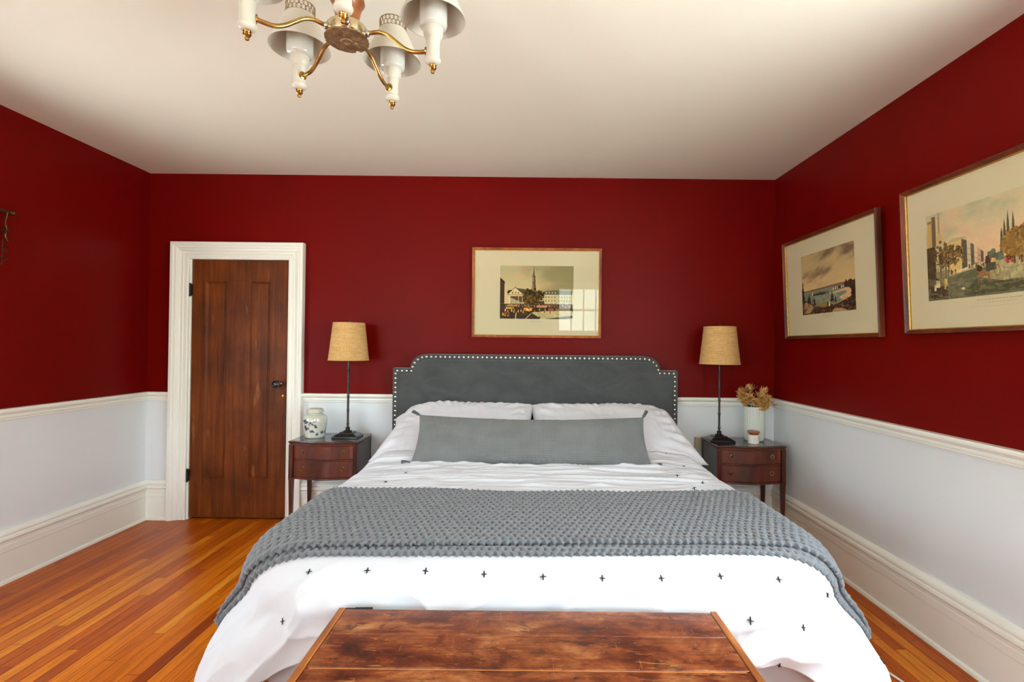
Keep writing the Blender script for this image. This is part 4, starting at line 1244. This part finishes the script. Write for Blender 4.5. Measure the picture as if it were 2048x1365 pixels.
def print_square():
    c = Canvas(); sky(c, (176, 172, 128), (206, 184, 132), (204, 168, 118), .4)
    n = fbm(c.u * 3 + 1, c.v * 4, 12, 4); c.put(sstep(.35, .8, c.u + .5 * (c.v - .6) + .6 * (n - .5)) * (c.v > .5), (132, 120, 78), .75)
    c.put(sstep(.5, .7, n) * (c.u > .55) * sstep(.8, .95, c.v), (196, 142, 92), .6)
    G = .27
    c.poly([(0, .20), (0, .78), (.062, .70), (.066, .66), (.060, .65), (.058, .22)], (58, 44, 26))
    for k in range(6): c.line((.008 + .009 * k, .25), (.008 + .009 * k, .72 - .01 * k), .0014, (96, 76, 44))
    c.rect(0, .06, .24, .29, (92, 84, 66))
    # tower and steeple
    c.poly([(.425, .50), (.432, .62), (.488, .62), (.495, .50)], (150, 124, 90)); c.poly([(.46, .5), (.458, .62), (.488, .62), (.495, .5)], (70, 52, 34))
    c.rect(.436, .482, .62, .74, (158, 134, 98)); c.rect(.462, .482, .62, .74, (72, 54, 36)); c.rect(.444, .456, .64, .71, (92, 72, 46))
    c.rect(.440, .478, .74, .80, (146, 124, 92)); c.rect(.462, .478, .74, .80, (70, 56, 38)); c.rect(.434, .484, .795, .805, (60, 48, 34))
    c.poly([(.444, .805), (.474, .805), (.461, .96), (.457, .96)], (96, 88, 62)); c.line((.459, .94), (.459, .985), .002, (60, 50, 36)); c.line((.448, .972), (.470, .972), .0015, (60, 50, 36))
    # temple front
    c.blob(.14, .50, .05, .05, (64, 58, 36), 3); c.poly([(.20, .585), (.36, .555), (.36, .46), (.28, .46)], (86, 88, 70))
    c.poly([(.105, .455), (.210, .590), (.315, .455)], (222, 192, 134)); c.line((.105, .455), (.210, .590), .004, (70, 54, 36)); c.line((.210, .590), (.315, .455), .004, (70, 54, 36))
    c.line((.113, .462), (.21, .578), .0022, (236, 220, 176)); c.line((.21, .578), (.308, .462), .0022, (236, 220, 176))
    for x in (.17, .21, .25): c.put((((c.u - x) / .008) ** 2 + ((c.v - .49) / .02) ** 2) < 1, (104, 86, 60))
    c.rect(.112, .312, .425, .452, (222, 178, 116)); c.line((.112, .453), (.314, .453), .003, (66, 50, 34))
    c.rect(.118, .312, .28, .425, (92, 76, 50)); c.poly([(.118, .28), (.118, .41), (.30, .30), (.30, .28)], (184, 168, 128), .8)
    for k in range(12): c.line((.155 + .013 * k, .28), (.155 + .013 * k, .40 - .008 * k), .0014, (206, 192, 154))
    for x in (.124, .135, .252, .305): c.line((x, .28), (x, .425), .0035, (232, 218, 180))
    c.line((.214, .59), (.214, .63), .0015, (60, 50, 36))
    # trees
    for (x, y, rx, ry, s_) in ((.37, .50, .045, .09, 1), (.43, .44, .07, .12, 2), (.50, .42, .06, .12, 3), (.40, .37, .09, .10, 4), (.52, .35, .07, .09, 5), (.56, .47, .025, .06, 6), (.60, .46, .03, .06, 7)):
        c.blob(x, y, rx, ry, (74, 58, 26), s_, .7, fr=22)
    n2 = fbm(c.u * 40, c.v * 32, 31, 3); tm = ((c.c[..., 0] < .075) & (c.u > .32) & (c.u < .64) & (c.v > .27) & (c.v < .62))
    c.put(tm * (n2 > .56), (128, 98, 40), .8); c.put(tm * (n2 < .42), (44, 34, 20), .8)
    # mansion on the right
    c.rect(.605, .76, .30, .47, (206, 190, 138)); c.poly([(.600, .46), (.612, .53), (.80, .545), (.80, .46)], (98, 100, 82))
    c.rect(.76, .985, .30, .46, (196, 184, 142)); c.poly([(.80, .46), (.80, .54), (.985, .53), (.99, .46)], (108, 106, 90))
    for k in range(4):
        for z in (.405, .335):
            x = .622 + k * .040; c.rect(x, x + .013, z - .012, z + .028, (112, 104, 78))
    for k in range(5):
        for z in (.405, .335):
            x = .80 + k * .036; c.rect(x, x + .012, z - .012, z + .028, (128, 122, 96))
    for k in range(4): c.rect(.625 + k * .042, .636 + k * .042, .485, .51, (216, 206, 160))
    c.rect(.54, .605, .28, .36, (74, 70, 52)); c.line((.545, .345), (.60, .345), .004, (206, 190, 140))
    # market square with crowd and coaches
    c.rect(0, 1, 0, .28, (66, 54, 34)); c.tex(c.v < .28, .5, 40, 8)
    c.poly([(.42, .12), (.62, .15), (.98, .16), (1, .12), (1, .0), (.55, 0), (.50, .06)], (186, 172, 118)); c.poly([(.40, 0), (.56, .05), (.54, .0)], (54, 44, 28))
    c.poly([(.62, .0), (.98, .07), (1, .03), (.9, 0)], (70, 62, 40)); c.tex(c.v < .16, .3, 30, 3)
    c.line((.214, .0), (.222, .11), .005, (222, 206, 160)); c.line((.35, .0), (.425, .10), .004, (222, 206, 160))
    c.figures(.06, .98, .235, .045, 120, [(196, 150, 90), (150, 92, 60), (90, 66, 40), (60, 46, 30), (206, 176, 120), (120, 104, 70)], 5, .02)
    c.rect(.08, .19, .185, .215, (218, 168, 66)); c.rect(.07, .19, .215, .228, (96, 66, 30)); c.rect(.10, .24, .235, .262, (190, 140, 56))
    c.rect(.325, .445, .15, .205, (224, 170, 70)); c.rect(.32, .45, .205, .216, (150, 74, 30))
    for x in (.345, .43, .09, .18): 
        c.put(np.abs(np.hypot(c.u - x, (c.v - .135 - .03 * (x < .2)) * .75) - .014) < .003, (120, 62, 24))
    c.rect(.50, .64, .215, .255, (206, 136, 96)); c.rect(.66, .73, .165, .20, (176, 84, 56)); c.rect(.76, .96, .16, .20, (140, 110, 74))
    c.figures(.05, .75, .13, .055, 34, [(60, 44, 30), (206, 150, 70), (230, 220, 196), (100, 60, 36)], 8, .03)
    c.figures(.04, .2, .06, .07, 12, [(206, 140, 60), (50, 38, 26), (130, 80, 50)], 9, .02)
    c.tex(c.v < .3, .3, 90, 19)
    return c.c
def print_bay():
    c = Canvas(); sky(c, (176, 156, 112), (212, 178, 124), (190, 168, 120), .35)
    n = fbm(c.u * 2.4 - c.v * 1.8, c.v * 3.4, 14, 5)
    c.put(sstep(.42, .60, n * .8 + (c.v - .72) * .9 + .05 * c.u), (112, 88, 66), .85)
    c.put(sstep(.5, .7, fbm(c.u * 4 - c.v * 3, c.v * 6, 51, 4)) * (c.v > .55), (212, 172, 112), .35)
    c.rect(0, 1, .0, .40, (128, 134, 112)); c.tex(c.v < .4, .15, 20, 3)
    c.poly([(0, .385), (.2, .405), (.5, .42), (.75, .44), (1, .44), (1, .38), (.6, .395), (.3, .385), (0, .37)], (126, 100, 74)); c.line((0, .412), (1, .452), .006, (226, 170, 110), .5)
    c.poly([(.52, .30), (.70, .32), (.92, .36), (1, .37), (1, .10), (.78, .17), (.72, .22), (.86, .27), (.84, .305), (.60, .285)], (208, 166, 118))
    c.blob(.37, .315, .14, .022, (70, 60, 42), 4, .6, fr=30)
    for k in range(9): x = .62 + k * .036; c.rect(x, x + .02, .345 + .003 * k, .375 + .003 * k, (224, 196, 150)); c.rect(x + .02, x + .032, .345, .375, (70, 54, 40))
    for (x, y, rx, ry, s_) in ((.92, .40, .10, .06, 1), (.97, .33, .06, .09, 2), (.86, .385, .05, .035, 3), (.74, .37, .03, .015, 9)): c.blob(x, y, rx, ry, (62, 46, 32), s_, .8, fr=26)
    c.poly([(.55, .0), (.6, .10), (.72, .13), (.85, .18), (1, .24), (1, 0)], (58, 38, 26))
    c.poly([(0, 0), (0, .30), (.06, .24), (.15, .22), (.28, .12), (.40, .13), (.50, .16), (.60, .12), (1, .05), (1, 0)], (64, 46, 28))
    c.poly([(.30, .12), (.38, .16), (.50, .17), (.56, .14), (.48, .09)], (138, 120, 60))
    c.poly([(.03, .02), (.05, .20), (.10, .22), (.16, .20), (.21, .14), (.24, .08), (.16, .02)], (164, 130, 88))
    m = (c.u < .26) & (c.v < .24); nn = fbm(c.u * 30 - c.v * 20, c.v * 14, 8, 3); c.put(m * (nn > .58) * (c.u > .02), (84, 60, 40), .8)
    c.poly([(.58, .0), (.64, .06), (.76, .05), (.86, .01), (.84, 0)], (178, 148, 96))
    for (x, y0_, h_, w_) in ((.02, .22, .36, .05), (.16, .16, .20, .04), (.13, .18, .15, .03), (.26, .14, .14, .035), (.60, .16, .17, .045), (.66, .15, .10, .03), (.96, .22, .16, .05)):
        for q in range(9):
            t_ = q / 9; ww = w_ * (1 - t_) * (.75 + .35 * ((q * 5) % 3) / 2); c.poly([(x - ww, y0_ + h_ * t_), (x + ww, y0_ + h_ * t_), (x, y0_ + h_ * min(1, t_ + .24))], (46, 34, 24))
    for k in range(8): c.poly([(.30 + .03 * k, .32), (.318 + .03 * k, .32), (.309 + .03 * k, .345 + .012 * (k % 3))], (52, 44, 32))
    c.poly([(.505, .10), (.53, .10), (.525, .17), (.51, .17)], (60, 44, 32)); c.poly([(.53, .10), (.565, .10), (.55, .185)], (230, 208, 160)); 
    c.poly([(.21, .31), (.235, .31), (.222, .37)], (226, 206, 160))
    c.tex(c.v < .3, .45, 55, 17); c.put((c.v < .2) * (fbm(c.u * 50, c.v * 40, 66, 3) > .64), (150, 118, 70), .6)
    return c.c
def print_avenue():
    c = Canvas(560, 285, 1.64); sky(c, (206, 188, 148), (226, 192, 146), (214, 176, 138), .35)
    c.put(sstep(.25, .75, fbm(c.u * 3, c.v * 4, 8, 4) + .5 * (.30 - c.u)), (128, 156, 130), .65)
    c.rect(0, 1.7, 0, .36, (172, 160, 116)); c.tex(c.v < .36, .2, 50, 2)
    # left: tower, church, terrace
    c.rect(.02, .13, .6, .93, (196, 160, 96)); c.rect(.075, .125, .6, .97, (112, 96, 72)); c.rect(.02, .09, .90, .93, (150, 120, 74))
    c.rect(.155, .18, .70, .95, (176, 146, 94)); c.line((.168, .94), (.168, 1.0), .003, (90, 70, 46)); c.blob(.17, .70, .03, .07, (204, 168, 98), 2, .2)
    c.poly([(.25, .30), (.25, .62), (.44, .65), (.48, .63), (.48, .30)], (214, 180, 110)); c.poly([(.25, .62), (.34, .67), (.48, .66), (.50, .63), (.44, .635)], (182, 168, 130))
    xs = [.44, .50, .54, .58, .615, .65, .68, .70]
    for k in range(7):
        t_ = k / 7; topv = .64 - .22 * t_; c.poly([(xs[k], .31 + .03 * t_), (xs[k], topv), (xs[k + 1], topv - .025), (xs[k + 1], .32 + .03 * t_)], [(92, 84, 70), (206, 184, 142), (98, 90, 76), (210, 186, 140), (196, 150, 118), (100, 92, 80), (204, 180, 142)][k])
        for q in range(3): c.line((xs[k] + .005, topv - .08 - .07 * q * (1 - t_ * .6)), (xs[k + 1] - .005, topv - .095 - .07 * q * (1 - t_ * .6)), .0022, (76, 68, 54), .7)
    c.blob(.76, .40, .05, .06, (96, 110, 84), 4, .5, fr=20); c.blob(.84, .38, .05, .04, (104, 116, 90), 6, .5, fr=20)
    # right: poplars and brown trees
    for (x, h_) in ((.90, .30), (.935, .38), (.985, .36), (.87, .22)):
        c.poly([(x - .022, .40), (x + .022, .40), (x + .010, .45 + h_ * .7), (x, .44 + h_), (x - .010, .45 + h_ * .7)], (84, 94, 70))
    c.blob(.97, .48, .10, .13, (150, 108, 48), 8, .6, fr=18); c.put((fbm(c.u * 44, c.v * 36, 5, 3) > .57) * (c.u > .88) * (c.v > .36) * (c.v < .62), (188, 146, 72), .6)
    c.put((fbm(c.u * 40, c.v * 34, 15, 3) < .42) * (c.u > .88) * (c.v > .34) * (c.v < .62), (96, 70, 34), .6)
    for (x, y, rx, ry, s_) in ((1.08, .50, .12, .15, 31), (1.22, .52, .13, .18, 32), (1.38, .54, .13, .20, 33), (1.54, .56, .14, .22, 34), (1.12, .40, .2, .06, 35), (1.4, .40, .25, .08, 36)): c.blob(x, y, rx, ry, (140, 104, 50), s_, .7, fr=16)
    c.put((fbm(c.u * 44, c.v * 36, 45, 3) > .57) * (c.u > 1.0) * (c.v > .34) * (c.v < .74) * (c.c[..., 0] < .4), (184, 144, 74), .6)
    c.put((fbm(c.u * 40, c.v * 34, 55, 3) < .42) * (c.u > 1.0) * (c.v > .32) * (c.v < .74) * (c.c[..., 0] < .4), (92, 70, 36), .7)
    for x in (1.1, 1.22, 1.36, 1.5): c.line((x, .26), (x, .44), .006, (70, 54, 36))
    c.figures(1.0, 1.6, .26, .08, 22, [(140, 80, 50), (90, 66, 44), (206, 180, 130), (120, 60, 50)], 22, .02)
    # left trees and dark verge
    c.rect(0, .115, .0, .62, (82, 66, 44)); c.tex((c.u < .12) & (c.v < .62), .5, 30, 5)
    for (x, y, rx, ry, s_) in ((.20, .55, .10, .09, 1), (.30, .52, .12, .08, 2), (.24, .45, .12, .08, 3), (.40, .50, .07, .06, 4), (.36, .42, .07, .04, 12)): c.blob(x, y, rx, ry, (98, 76, 40), s_, 1.3, .95, fr=34)
    for x in (.10, .17, .235, .27): c.line((x, .10), (x + .01, .50), .006, (64, 50, 34))
    c.line((.02, .40), (.30, .43), .004, (80, 64, 44)); c.rect(.1, .27, .12, .33, (120, 102, 70), .7)
    c.poly([(0, 0), (0, .12), (.10, .15), (.30, .16), (.30, .0)], (74, 60, 44))
    c.poly([(.26, .0), (.26, .26), (.34, .26), (.60, .30), (.72, .285), (.62, .20), (.9, .12), (1.7, .14), (1.7, 0)], (102, 98, 70))
    c.poly([(.42, .02), (.60, .20), (.75, .13), (1.2, .14), (1.5, .03)], (70, 72, 50), .8); c.tex(c.v < .26, .35, 45, 21)
    c.poly([(.34, .30), (.60, .34), (.72, .36), (.62, .315), (.34, .275)], (220, 200, 150))
    c.figures(.08, .26, .13, .10, 7, [(60, 46, 32), (216, 196, 150), (178, 140, 92)], 4, .02); c.rect(.215, .235, .13, .24, (206, 170, 40))
    c.figures(.28, .38, .27, .05, 9, [(150, 90, 50), (84, 60, 40), (200, 170, 120)], 6, .01); c.figures(.5, .68, .31, .04, 16, [(90, 66, 44), (60, 50, 36), (160, 120, 80)], 7, .01)
    # carriage and horse
    c.poly([(.61, .12), (.615, .27), (.60, .285), (.605, .32), (.635, .30), (.66, .26), (.73, .27), (.74, .24), (.735, .13), (.725, .13), (.715, .20), (.66, .20), (.65, .12), (.64, .12), (.64, .2), (.625, .2), (.62, .12)], (150, 100, 58))
    c.poly([(.60, .27), (.61, .33), (.66, .30), (.655, .26), (.63, .25)], (70, 48, 34))
    c.poly([(.70, .24), (.70, .33), (.80, .33), (.81, .25)], (76, 78, 64)); c.poly([(.69, .33), (.70, .40), (.73, .41), (.75, .35), (.75, .33)], (92, 50, 44)); c.poly([(.75, .33), (.76, .37), (.80, .37), (.80, .33)], (214, 170, 90)); c.poly([(.76, .375), (.79, .43), (.84, .40), (.83, .36)], (96, 92, 84))
    c.put(np.abs(np.hypot((c.u - .815) * 1.5, (c.v - .24) * .75) - .04) < .006, (150, 96, 56))
    c.figures(.86, .99, .29, .07, 12, [(140, 80, 50), (90, 66, 44), (206, 180, 130), (186, 60, 46)], 12, .015); c.blob(.44, .10, .02, .012, (214, 200, 160), 3, .3)
    c.put((fbm(c.u * 60, c.v * 48, 25, 3) > .58) * (c.u > .10) * (c.u < .46) * (c.v > .38) * (c.v < .64) * (c.c[..., 0] < .3), (168, 126, 66), .7)
    c.put((fbm(c.u * 50, c.v * 40, 26, 3) < .40) * (c.u > .10) * (c.u < .46) * (c.v > .36) * (c.v < .62) * (c.c[..., 0] < .3), (66, 50, 28), .8)
    c.put((fbm(c.u * 12, c.v * 40, 27, 4) > .56) * (c.v < .26), (136, 128, 92), .45)
    c.tex(c.v < .45, .28, 70, 29); c.tex(c.v < 2, .06, 120, 30)
    return c.c
def make_picture(loc, rot, W, H, pw, ph, pz, paint, frame_m, fw=.020, fdep=.030, capx=0.0, cap=.12):
    r = empty('framed_print', loc, rot)
    # frame: mitred profile (inset u from the outer edge, depth d out of the wall)
    pr = [(0, 0), (0, fdep * .8), (.003, fdep), (.007, fdep), (.009, fdep * .86), (.013, fdep * .80), (fw - .003, fdep * .66), (fw, fdep * .55), (fw, 0)]
    def ring(mb, pr):
        n = len(pr); vs = []
        for (sx, sz) in ((-1, -1), (1, -1), (1, 1), (-1, 1)):
            for u, d in pr: vs.append((sx * (W / 2 - u), -d, H / 2 + sz * (H / 2 - u)))
        fs = []
        for k in range(4):
            k2 = (k + 1) % 4
            for i in range(n):
                j = (i + 1) % n; fs.append((k * n + i, k2 * n + i, k2 * n + j, k * n + j))
        mb.add(vs, fs)
    mb = MB(); ring(mb, pr); fo = mb.build('frame', frame_m, r, smooth=25)
    mb = MB(); ring(mb, [(fw - .002, 0), (fw - .002, fdep * .58), (fw + .0005, fdep * .59), (fw + .003, fdep * .50), (fw + .0035, fdep * .40), (fw + .0035, 0)]); mb.build('gilt_lip', M['gold'], fo, smooth=30)
    i = fw + .003; dm = fdep * .30
    mb = MB(); mb.box(-W / 2 + i, W / 2 - i, -dm, -.002, i, H - i); m = mb.build('mat_board', M['mat_board'], r)
    # the print
    nv_, nu_ = paint.shape[:2]
    X, Z = np.meshgrid(np.linspace(-pw / 2, pw / 2, nu_), np.linspace(0, ph, nv_))
    P_ = np.stack([X, np.full_like(X, -dm - .0012), Z + pz], -1)
    grid_object('print', P_, M['paint'], r, cols=paint, smooth=False)
    # faint caption lines
    mb = MB(); rr = random.Random(int(W * 1e4) + int(cap * 1000))
    for (z, w, h) in ((pz - .020, cap, .0045), (pz - .031, cap * .8, .0022), (pz - .047, cap * 1.4, .0012)):
        x = -w / 2
        while x < w / 2:
            l = rr.uniform(.008, .02) if h > .002 else rr.uniform(.004, .012)
            mb.box(capx + x, capx + min(w / 2, x + l), -dm - .0006, -dm + .0006, z, z + h); x += l + .004
    mb.build('caption', M['caption'], m)
    mb = MB(); mb.box(-W / 2 + i, W / 2 - i, -dm - .0060, -dm - .0042, i, H - i); mb.build('glass', M['glass'], r)
    MB().box(-W / 2 + .01, W / 2 - .01, -.002, -.0005, .01, H - .01).build('backing', M['void'], r)
    return r
t1 = math.radians(1.5)
p0 = make_picture((.068, YB - .004, 1.450), (t1, 0, 0), 1.012, .702, .573, .415, .148, print_square(), M['frame_wood'], fw=.019, fdep=.026, cap=.10)
tag(p0, 'framed colour print of a church steeple and crowded square above the headboard', 'picture')
t2 = math.radians(2.4)
p1 = make_picture((XR - .004, 3.20, 1.455), (t2, 0, -PI / 2), .995, .705, .565, .405, .165, print_bay(), M['frame_dark'], fw=.022, fdep=.034, cap=.12)
tag(p1, 'framed print of a bay with hills and rocks, hung nearer the room corner', 'picture')
p2 = make_picture((XR - .004, 2.035, 1.465), (t2, 0, -PI / 2), .985, .715, .71, .405, .155, print_avenue(), M['frame_dark'], fw=.022, fdep=.034, capx=.0, cap=.20)
tag(p2, 'framed print of a street with a horse carriage, cut by the photo edge', 'picture')

# ================================================================== CHANDELIER
CHX, CHY = -.572, 1.548
cz0 = 2.232                                  # lowest finial tips
chd = empty('chandelier', (CHX, CHY, ZC))
tag(chd, 'brass chandelier with five cream shaded candle lights under the ceiling', 'chandelier')
def zc(z): return z - ZC
hub_z0, hub_z1 = 2.336, 2.374
MB().lathe([(0, zc(hub_z0)), (.058, zc(hub_z0)), (.060, zc(hub_z0 + .003)), (.060, zc(hub_z1 - .003)), (.058, zc(hub_z1)), (0, zc(hub_z1))], (0, 0, 0), 64).build('hub_drum', M['brass_pale'], chd, smooth=40)
mb = MB(); n = 72; vs, fs = [], []
rp = random.Random(9)
rad = [.066 + rp.uniform(-.0012, .0012) - (.009 if k in (15, 16) else 0) for k in range(n)]
for zz, f in ((zc(hub_z0 - .0045), 1.0), (zc(hub_z0 - .0005), 1.0)):
    for k in range(n):
        a = 2 * PI * k / n; vs.append((rad[k] * math.cos(a), rad[k] * math.sin(a), zz))
fs = [tuple(range(n))[::-1], tuple(range(n, 2 * n))] + [(k, (k + 1) % n, n + (k + 1) % n, n + k) for k in range(n)]
mb.add(vs, fs)
mb.lathe([(.020, zc(hub_z0 - .004)), (.017, zc(hub_z0 - .008)), (.009, zc(hub_z0 - .009)), (.006, zc(hub_z0 - .006)), (0, zc(hub_z0 - .006))][::-1], (-.002, .006, 0), 24)
mb.ball((.022, .014, zc(hub_z0 - .006)), .007, 10, 6, sc=(1.4, 1, .5))
mb.build('base_plate', M['corroded'], chd, smooth=40)
MB().lathe([(.030, zc(hub_z1)), (.038, zc(hub_z1 + .004)), (.034, zc(hub_z1 + .020)), (.040, zc(hub_z1 + .050)), (.044, zc(hub_z1 + .066)), (.052, zc(hub_z1 + .078)), (.050, zc(hub_z1 + .090)), (.030, zc(hub_z1 + .110)), (.016, zc(hub_z1 + .130)), (.012, zc(hub_z1 + .150))], (0, 0, 0), 40).build('turned_body', M['copper'], chd, smooth=50)
MB().lathe([(.008, zc(hub_z1 + .13)), (.008, -.03)], (0, 0, 0), 16).build('stem', M['brass'], chd, smooth=60)
MB().lathe([(.010, -.045), (.030, -.040), (.058, -.022), (.064, -.006), (.064, 0)], (0, 0, 0), 48).build('ceiling_canopy', M['brass'], chd, smooth=50)
def make_arm(ang, RR, dz):
    ca, sa = math.cos(ang), math.sin(ang)
    def at(r, z): return (r * ca, r * sa, zc(z))
    aj_z = 2.300 + dz                         # where the arm meets the sleeve
    pts0 = [(.060, 2.355), (.078, 2.357), (.10, 2.359), (.125, 2.351), (.150, 2.332), (.175, 2.312), (.20, 2.300), (.225, 2.298), (RR - .018, aj_z)]
    P0 = [Vector(at(r, z)) for r, z in pts0]; P1_ = []
    for i in range(len(P0) - 1):
        a_, b_, c_, d_ = P0[max(i - 1, 0)], P0[i], P0[i + 1], P0[min(i + 2, len(P0) - 1)]
        for q in range(5):
            t_ = q / 5; P1_.append(.5 * ((2 * b_) + (c_ - a_) * t_ + (2 * a_ - 5 * b_ + 4 * c_ - d_) * t_ ** 2 + (3 * b_ - a_ - 3 * c_ + d_) * t_ ** 3))
    P1_.append(P0[-1])
    arm = MB().tube(P1_, .0062, 12).build('arm', M['brass'], chd, smooth=60)
    Rr = Matrix.Rotation(ang, 3, 'Z') @ Matrix.Rotation(PI / 2, 3, 'Y')
    MB().lathe([(.011, -.002), (.011, .004), (.009, .008), (.0065, .010)], at(.060, 2.355), 16, M=Rr).build('collar', M['steel'], arm, smooth=50)
    c = at(RR, 0); cx_, cy_ = c[0], c[1]
    z0 = cz0 + dz
    def Z(h): return zc(z0 + h)
    o = (cx_, cy_, 0)
    slv = MB().lathe([(0, Z(.027)), (.013, Z(.027)), (.019, Z(.030)), (.0235, Z(.035)), (.0255, Z(.040)), (.0250, Z(.043)), (.0225, Z(.045)), (.0215, Z(.050)), (.0213, Z(.094)), (.0225, Z(.098)), (.0230, Z(.102)), (.0225, Z(.106)), (.0270, Z(.112)), (.0300, Z(.120)), (.0310, Z(.146)), (0, Z(.150))], o, 36).build('candle_sleeve', M['cream_wood'], chd, smooth=28)
    MB().lathe([(0, Z(0)), (.005, Z(.001)), (.0065, Z(.006)), (.005, Z(.009)), (.009, Z(.012)), (.0115, Z(.017)), (.009, Z(.020)), (.011, Z(.023)), (.011, Z(.028)), (.008, Z(.030))], o, 20).build('finial', M['brass'], slv, smooth=45)
    fl_ = Vector(at(RR - .023, aj_z)); 
    MB().lathe([(0, -.003), (.006, -.003), (.013, .000), (.0135, .004), (0, .004)], tuple(fl_), 14, M=Rr).build('arm_flange', M['brass'], slv, smooth=45)
    MB().lathe([(.030, Z(.138)), (.040, Z(.143)), (.0430, Z(.150)), (.0435, Z(.272)), (.0415, Z(.272)), (.0415, Z(.172)), (.034, Z(.160)), (.026, Z(.152))], o, 44, close=True).build('glass_chimney', M['milk'], slv, smooth=45)
    sh = MB().lathe([(.100, Z(.168)), (.099, Z(.172)), (.064, Z(.246)), (.047, Z(.280)), (.0455, Z(.280)), (.0622, Z(.246)), (.0972, Z(.172)), (.098, Z(.168))], o, 64, close=True).build('lamp_shade', M['cream_metal'], slv, smooth=45)
    mb = MB(); rc = .0462
    for zz in (.280, .312):
        mb.tube([(cx_ + rc * math.cos(2 * PI * k / 40), cy_ + rc * math.sin(2 * PI * k / 40), Z(zz)) for k in range(40)], .0017, 6, closed=True)
    for row in range(2):
        for k in range(20):
            a0 = 2 * PI * (k + .5 * row) / 20; w = .0098
            ring = []
            for q in range(12):
                b_ = 2 * PI * q / 12; aa = a0 + w * math.cos(b_) / rc
                ring.append((cx_ + rc * math.cos(aa), cy_ + rc * math.sin(aa), Z(.2885 + .0150 * row + .0085 * math.sin(b_))))
            mb.tube(ring, .0012, 5, closed=True)
    mb.build('pierced_gallery', M['lattice'], sh, smooth=60)
RAD = .268
for k, (da, rr_, dz) in enumerate(((0, .268, .0), (0, .25, .0), (0, .272, .0), (0, .272, .0), (0, .25, .0))):
    make_arm(math.radians(72 * k) + da, rr_, dz)

# ================================================================== WALL ORNAMENT at the left edge, CORD, OUTLET
orn = empty('curtain_rod', (XL, 2.80, 2.11)); tag(orn, 'bronze rod end with ball finial and openwork fringe at the left photo edge', 'curtain rod')
mb = MB(); mb.tube([(.055, -1.50, 0), (.055, .020, 0)], .008, 12); mb.build('rod', M['bronze_dark'], orn, smooth=60)
mb = MB(); mb.lathe([(0, .012), (.010, .014), (.013, .022), (.008, .028), (.006, .030)], (.055, 0, 0), 16, M=Matrix.Rotation(-PI / 2, 3, 'X')); mb.ball((.055, .034, 0), .015, 14, 9); mb.build('finial', M['bronze_dark'], orn, smooth=60)
for y in (-.03, -1.42):
    mb = MB(); mb.tube([(0, y, .01), (.03, y, .012), (.055, y, -.004)], .006, 8); mb.lathe([(.018, 0), (.018, .004), (.008, .008)], (.0, y, .01), 16, M=Matrix.Rotation(PI / 2, 3, 'Y')); mb.build('bracket', M['bronze_dark'], orn, smooth=60)
mb = MB()
for q in range(28):
    y = .004 - .05 * q
    mb.tube([(.055, y, -.006), (.05, y - .006, -.06), (.05, y + .002, -.10)], [.005, .003, .005], 8)
    mb.ball((.05, y + .002, -.10), .010, 10, 7); mb.tube([(.05, y, -.11), (.05, y - .006, -.14), (.05, y + .010, -.17)], [.004, .006, .003], 8)
    for zz in (-.205, -.255):
        mb.tube([(.05, y - .024, zz), (.05, y + .008, zz - .012), (.05, y - .024, zz - .024)], [.003, .005, .003], 8)
    mb.tube([(.05, y - .018, -.16), (.05, y - .022, -.30)], .003, 6)
mb.tube([(.05, .012, -.108), (.05, -1.40, -.108)], .005, 8)
mb.build('fringe', M['bronze_dark'], orn, smooth=60)

mb = MB(); cp = [(1.30, 2.75), (1.46, 2.55), (1.535, 2.38), (1.557, 2.27), (1.553, 2.17), (1.573, 2.09), (1.60, 1.95), (1.62, 1.8)]
pts = []
cpv = [Vector((a, b, .006)) for a, b in cp]
for i in range(len(cpv) - 1):
    a_, b_, c_, d_ = cpv[max(i - 1, 0)], cpv[i], cpv[i + 1], cpv[min(i + 2, len(cpv) - 1)]
    for q in range(6):
        t_ = q / 6; pts.append(.5 * ((2 * b_) + (c_ - a_) * t_ + (2 * a_ - 5 * b_ + 4 * c_ - d_) * t_ ** 2 + (3 * b_ - a_ - 3 * c_ + d_) * t_ ** 3))
mb.tube(pts, .0055, 10, flat=.8)
co = mb.build('power_cord', M['cable'], None, smooth=60)
tag(co, 'white power cord lying on the floorboards beside the right of the bed', 'cord')
ol = MB().box(1.315, 1.385, YB - .022, YB, .575, .685).build('wall_outlet', M['outlet'], None, bevel=.004)
tag(ol, 'small beige outlet box on the white wall behind the corner nightstand', 'outlet')
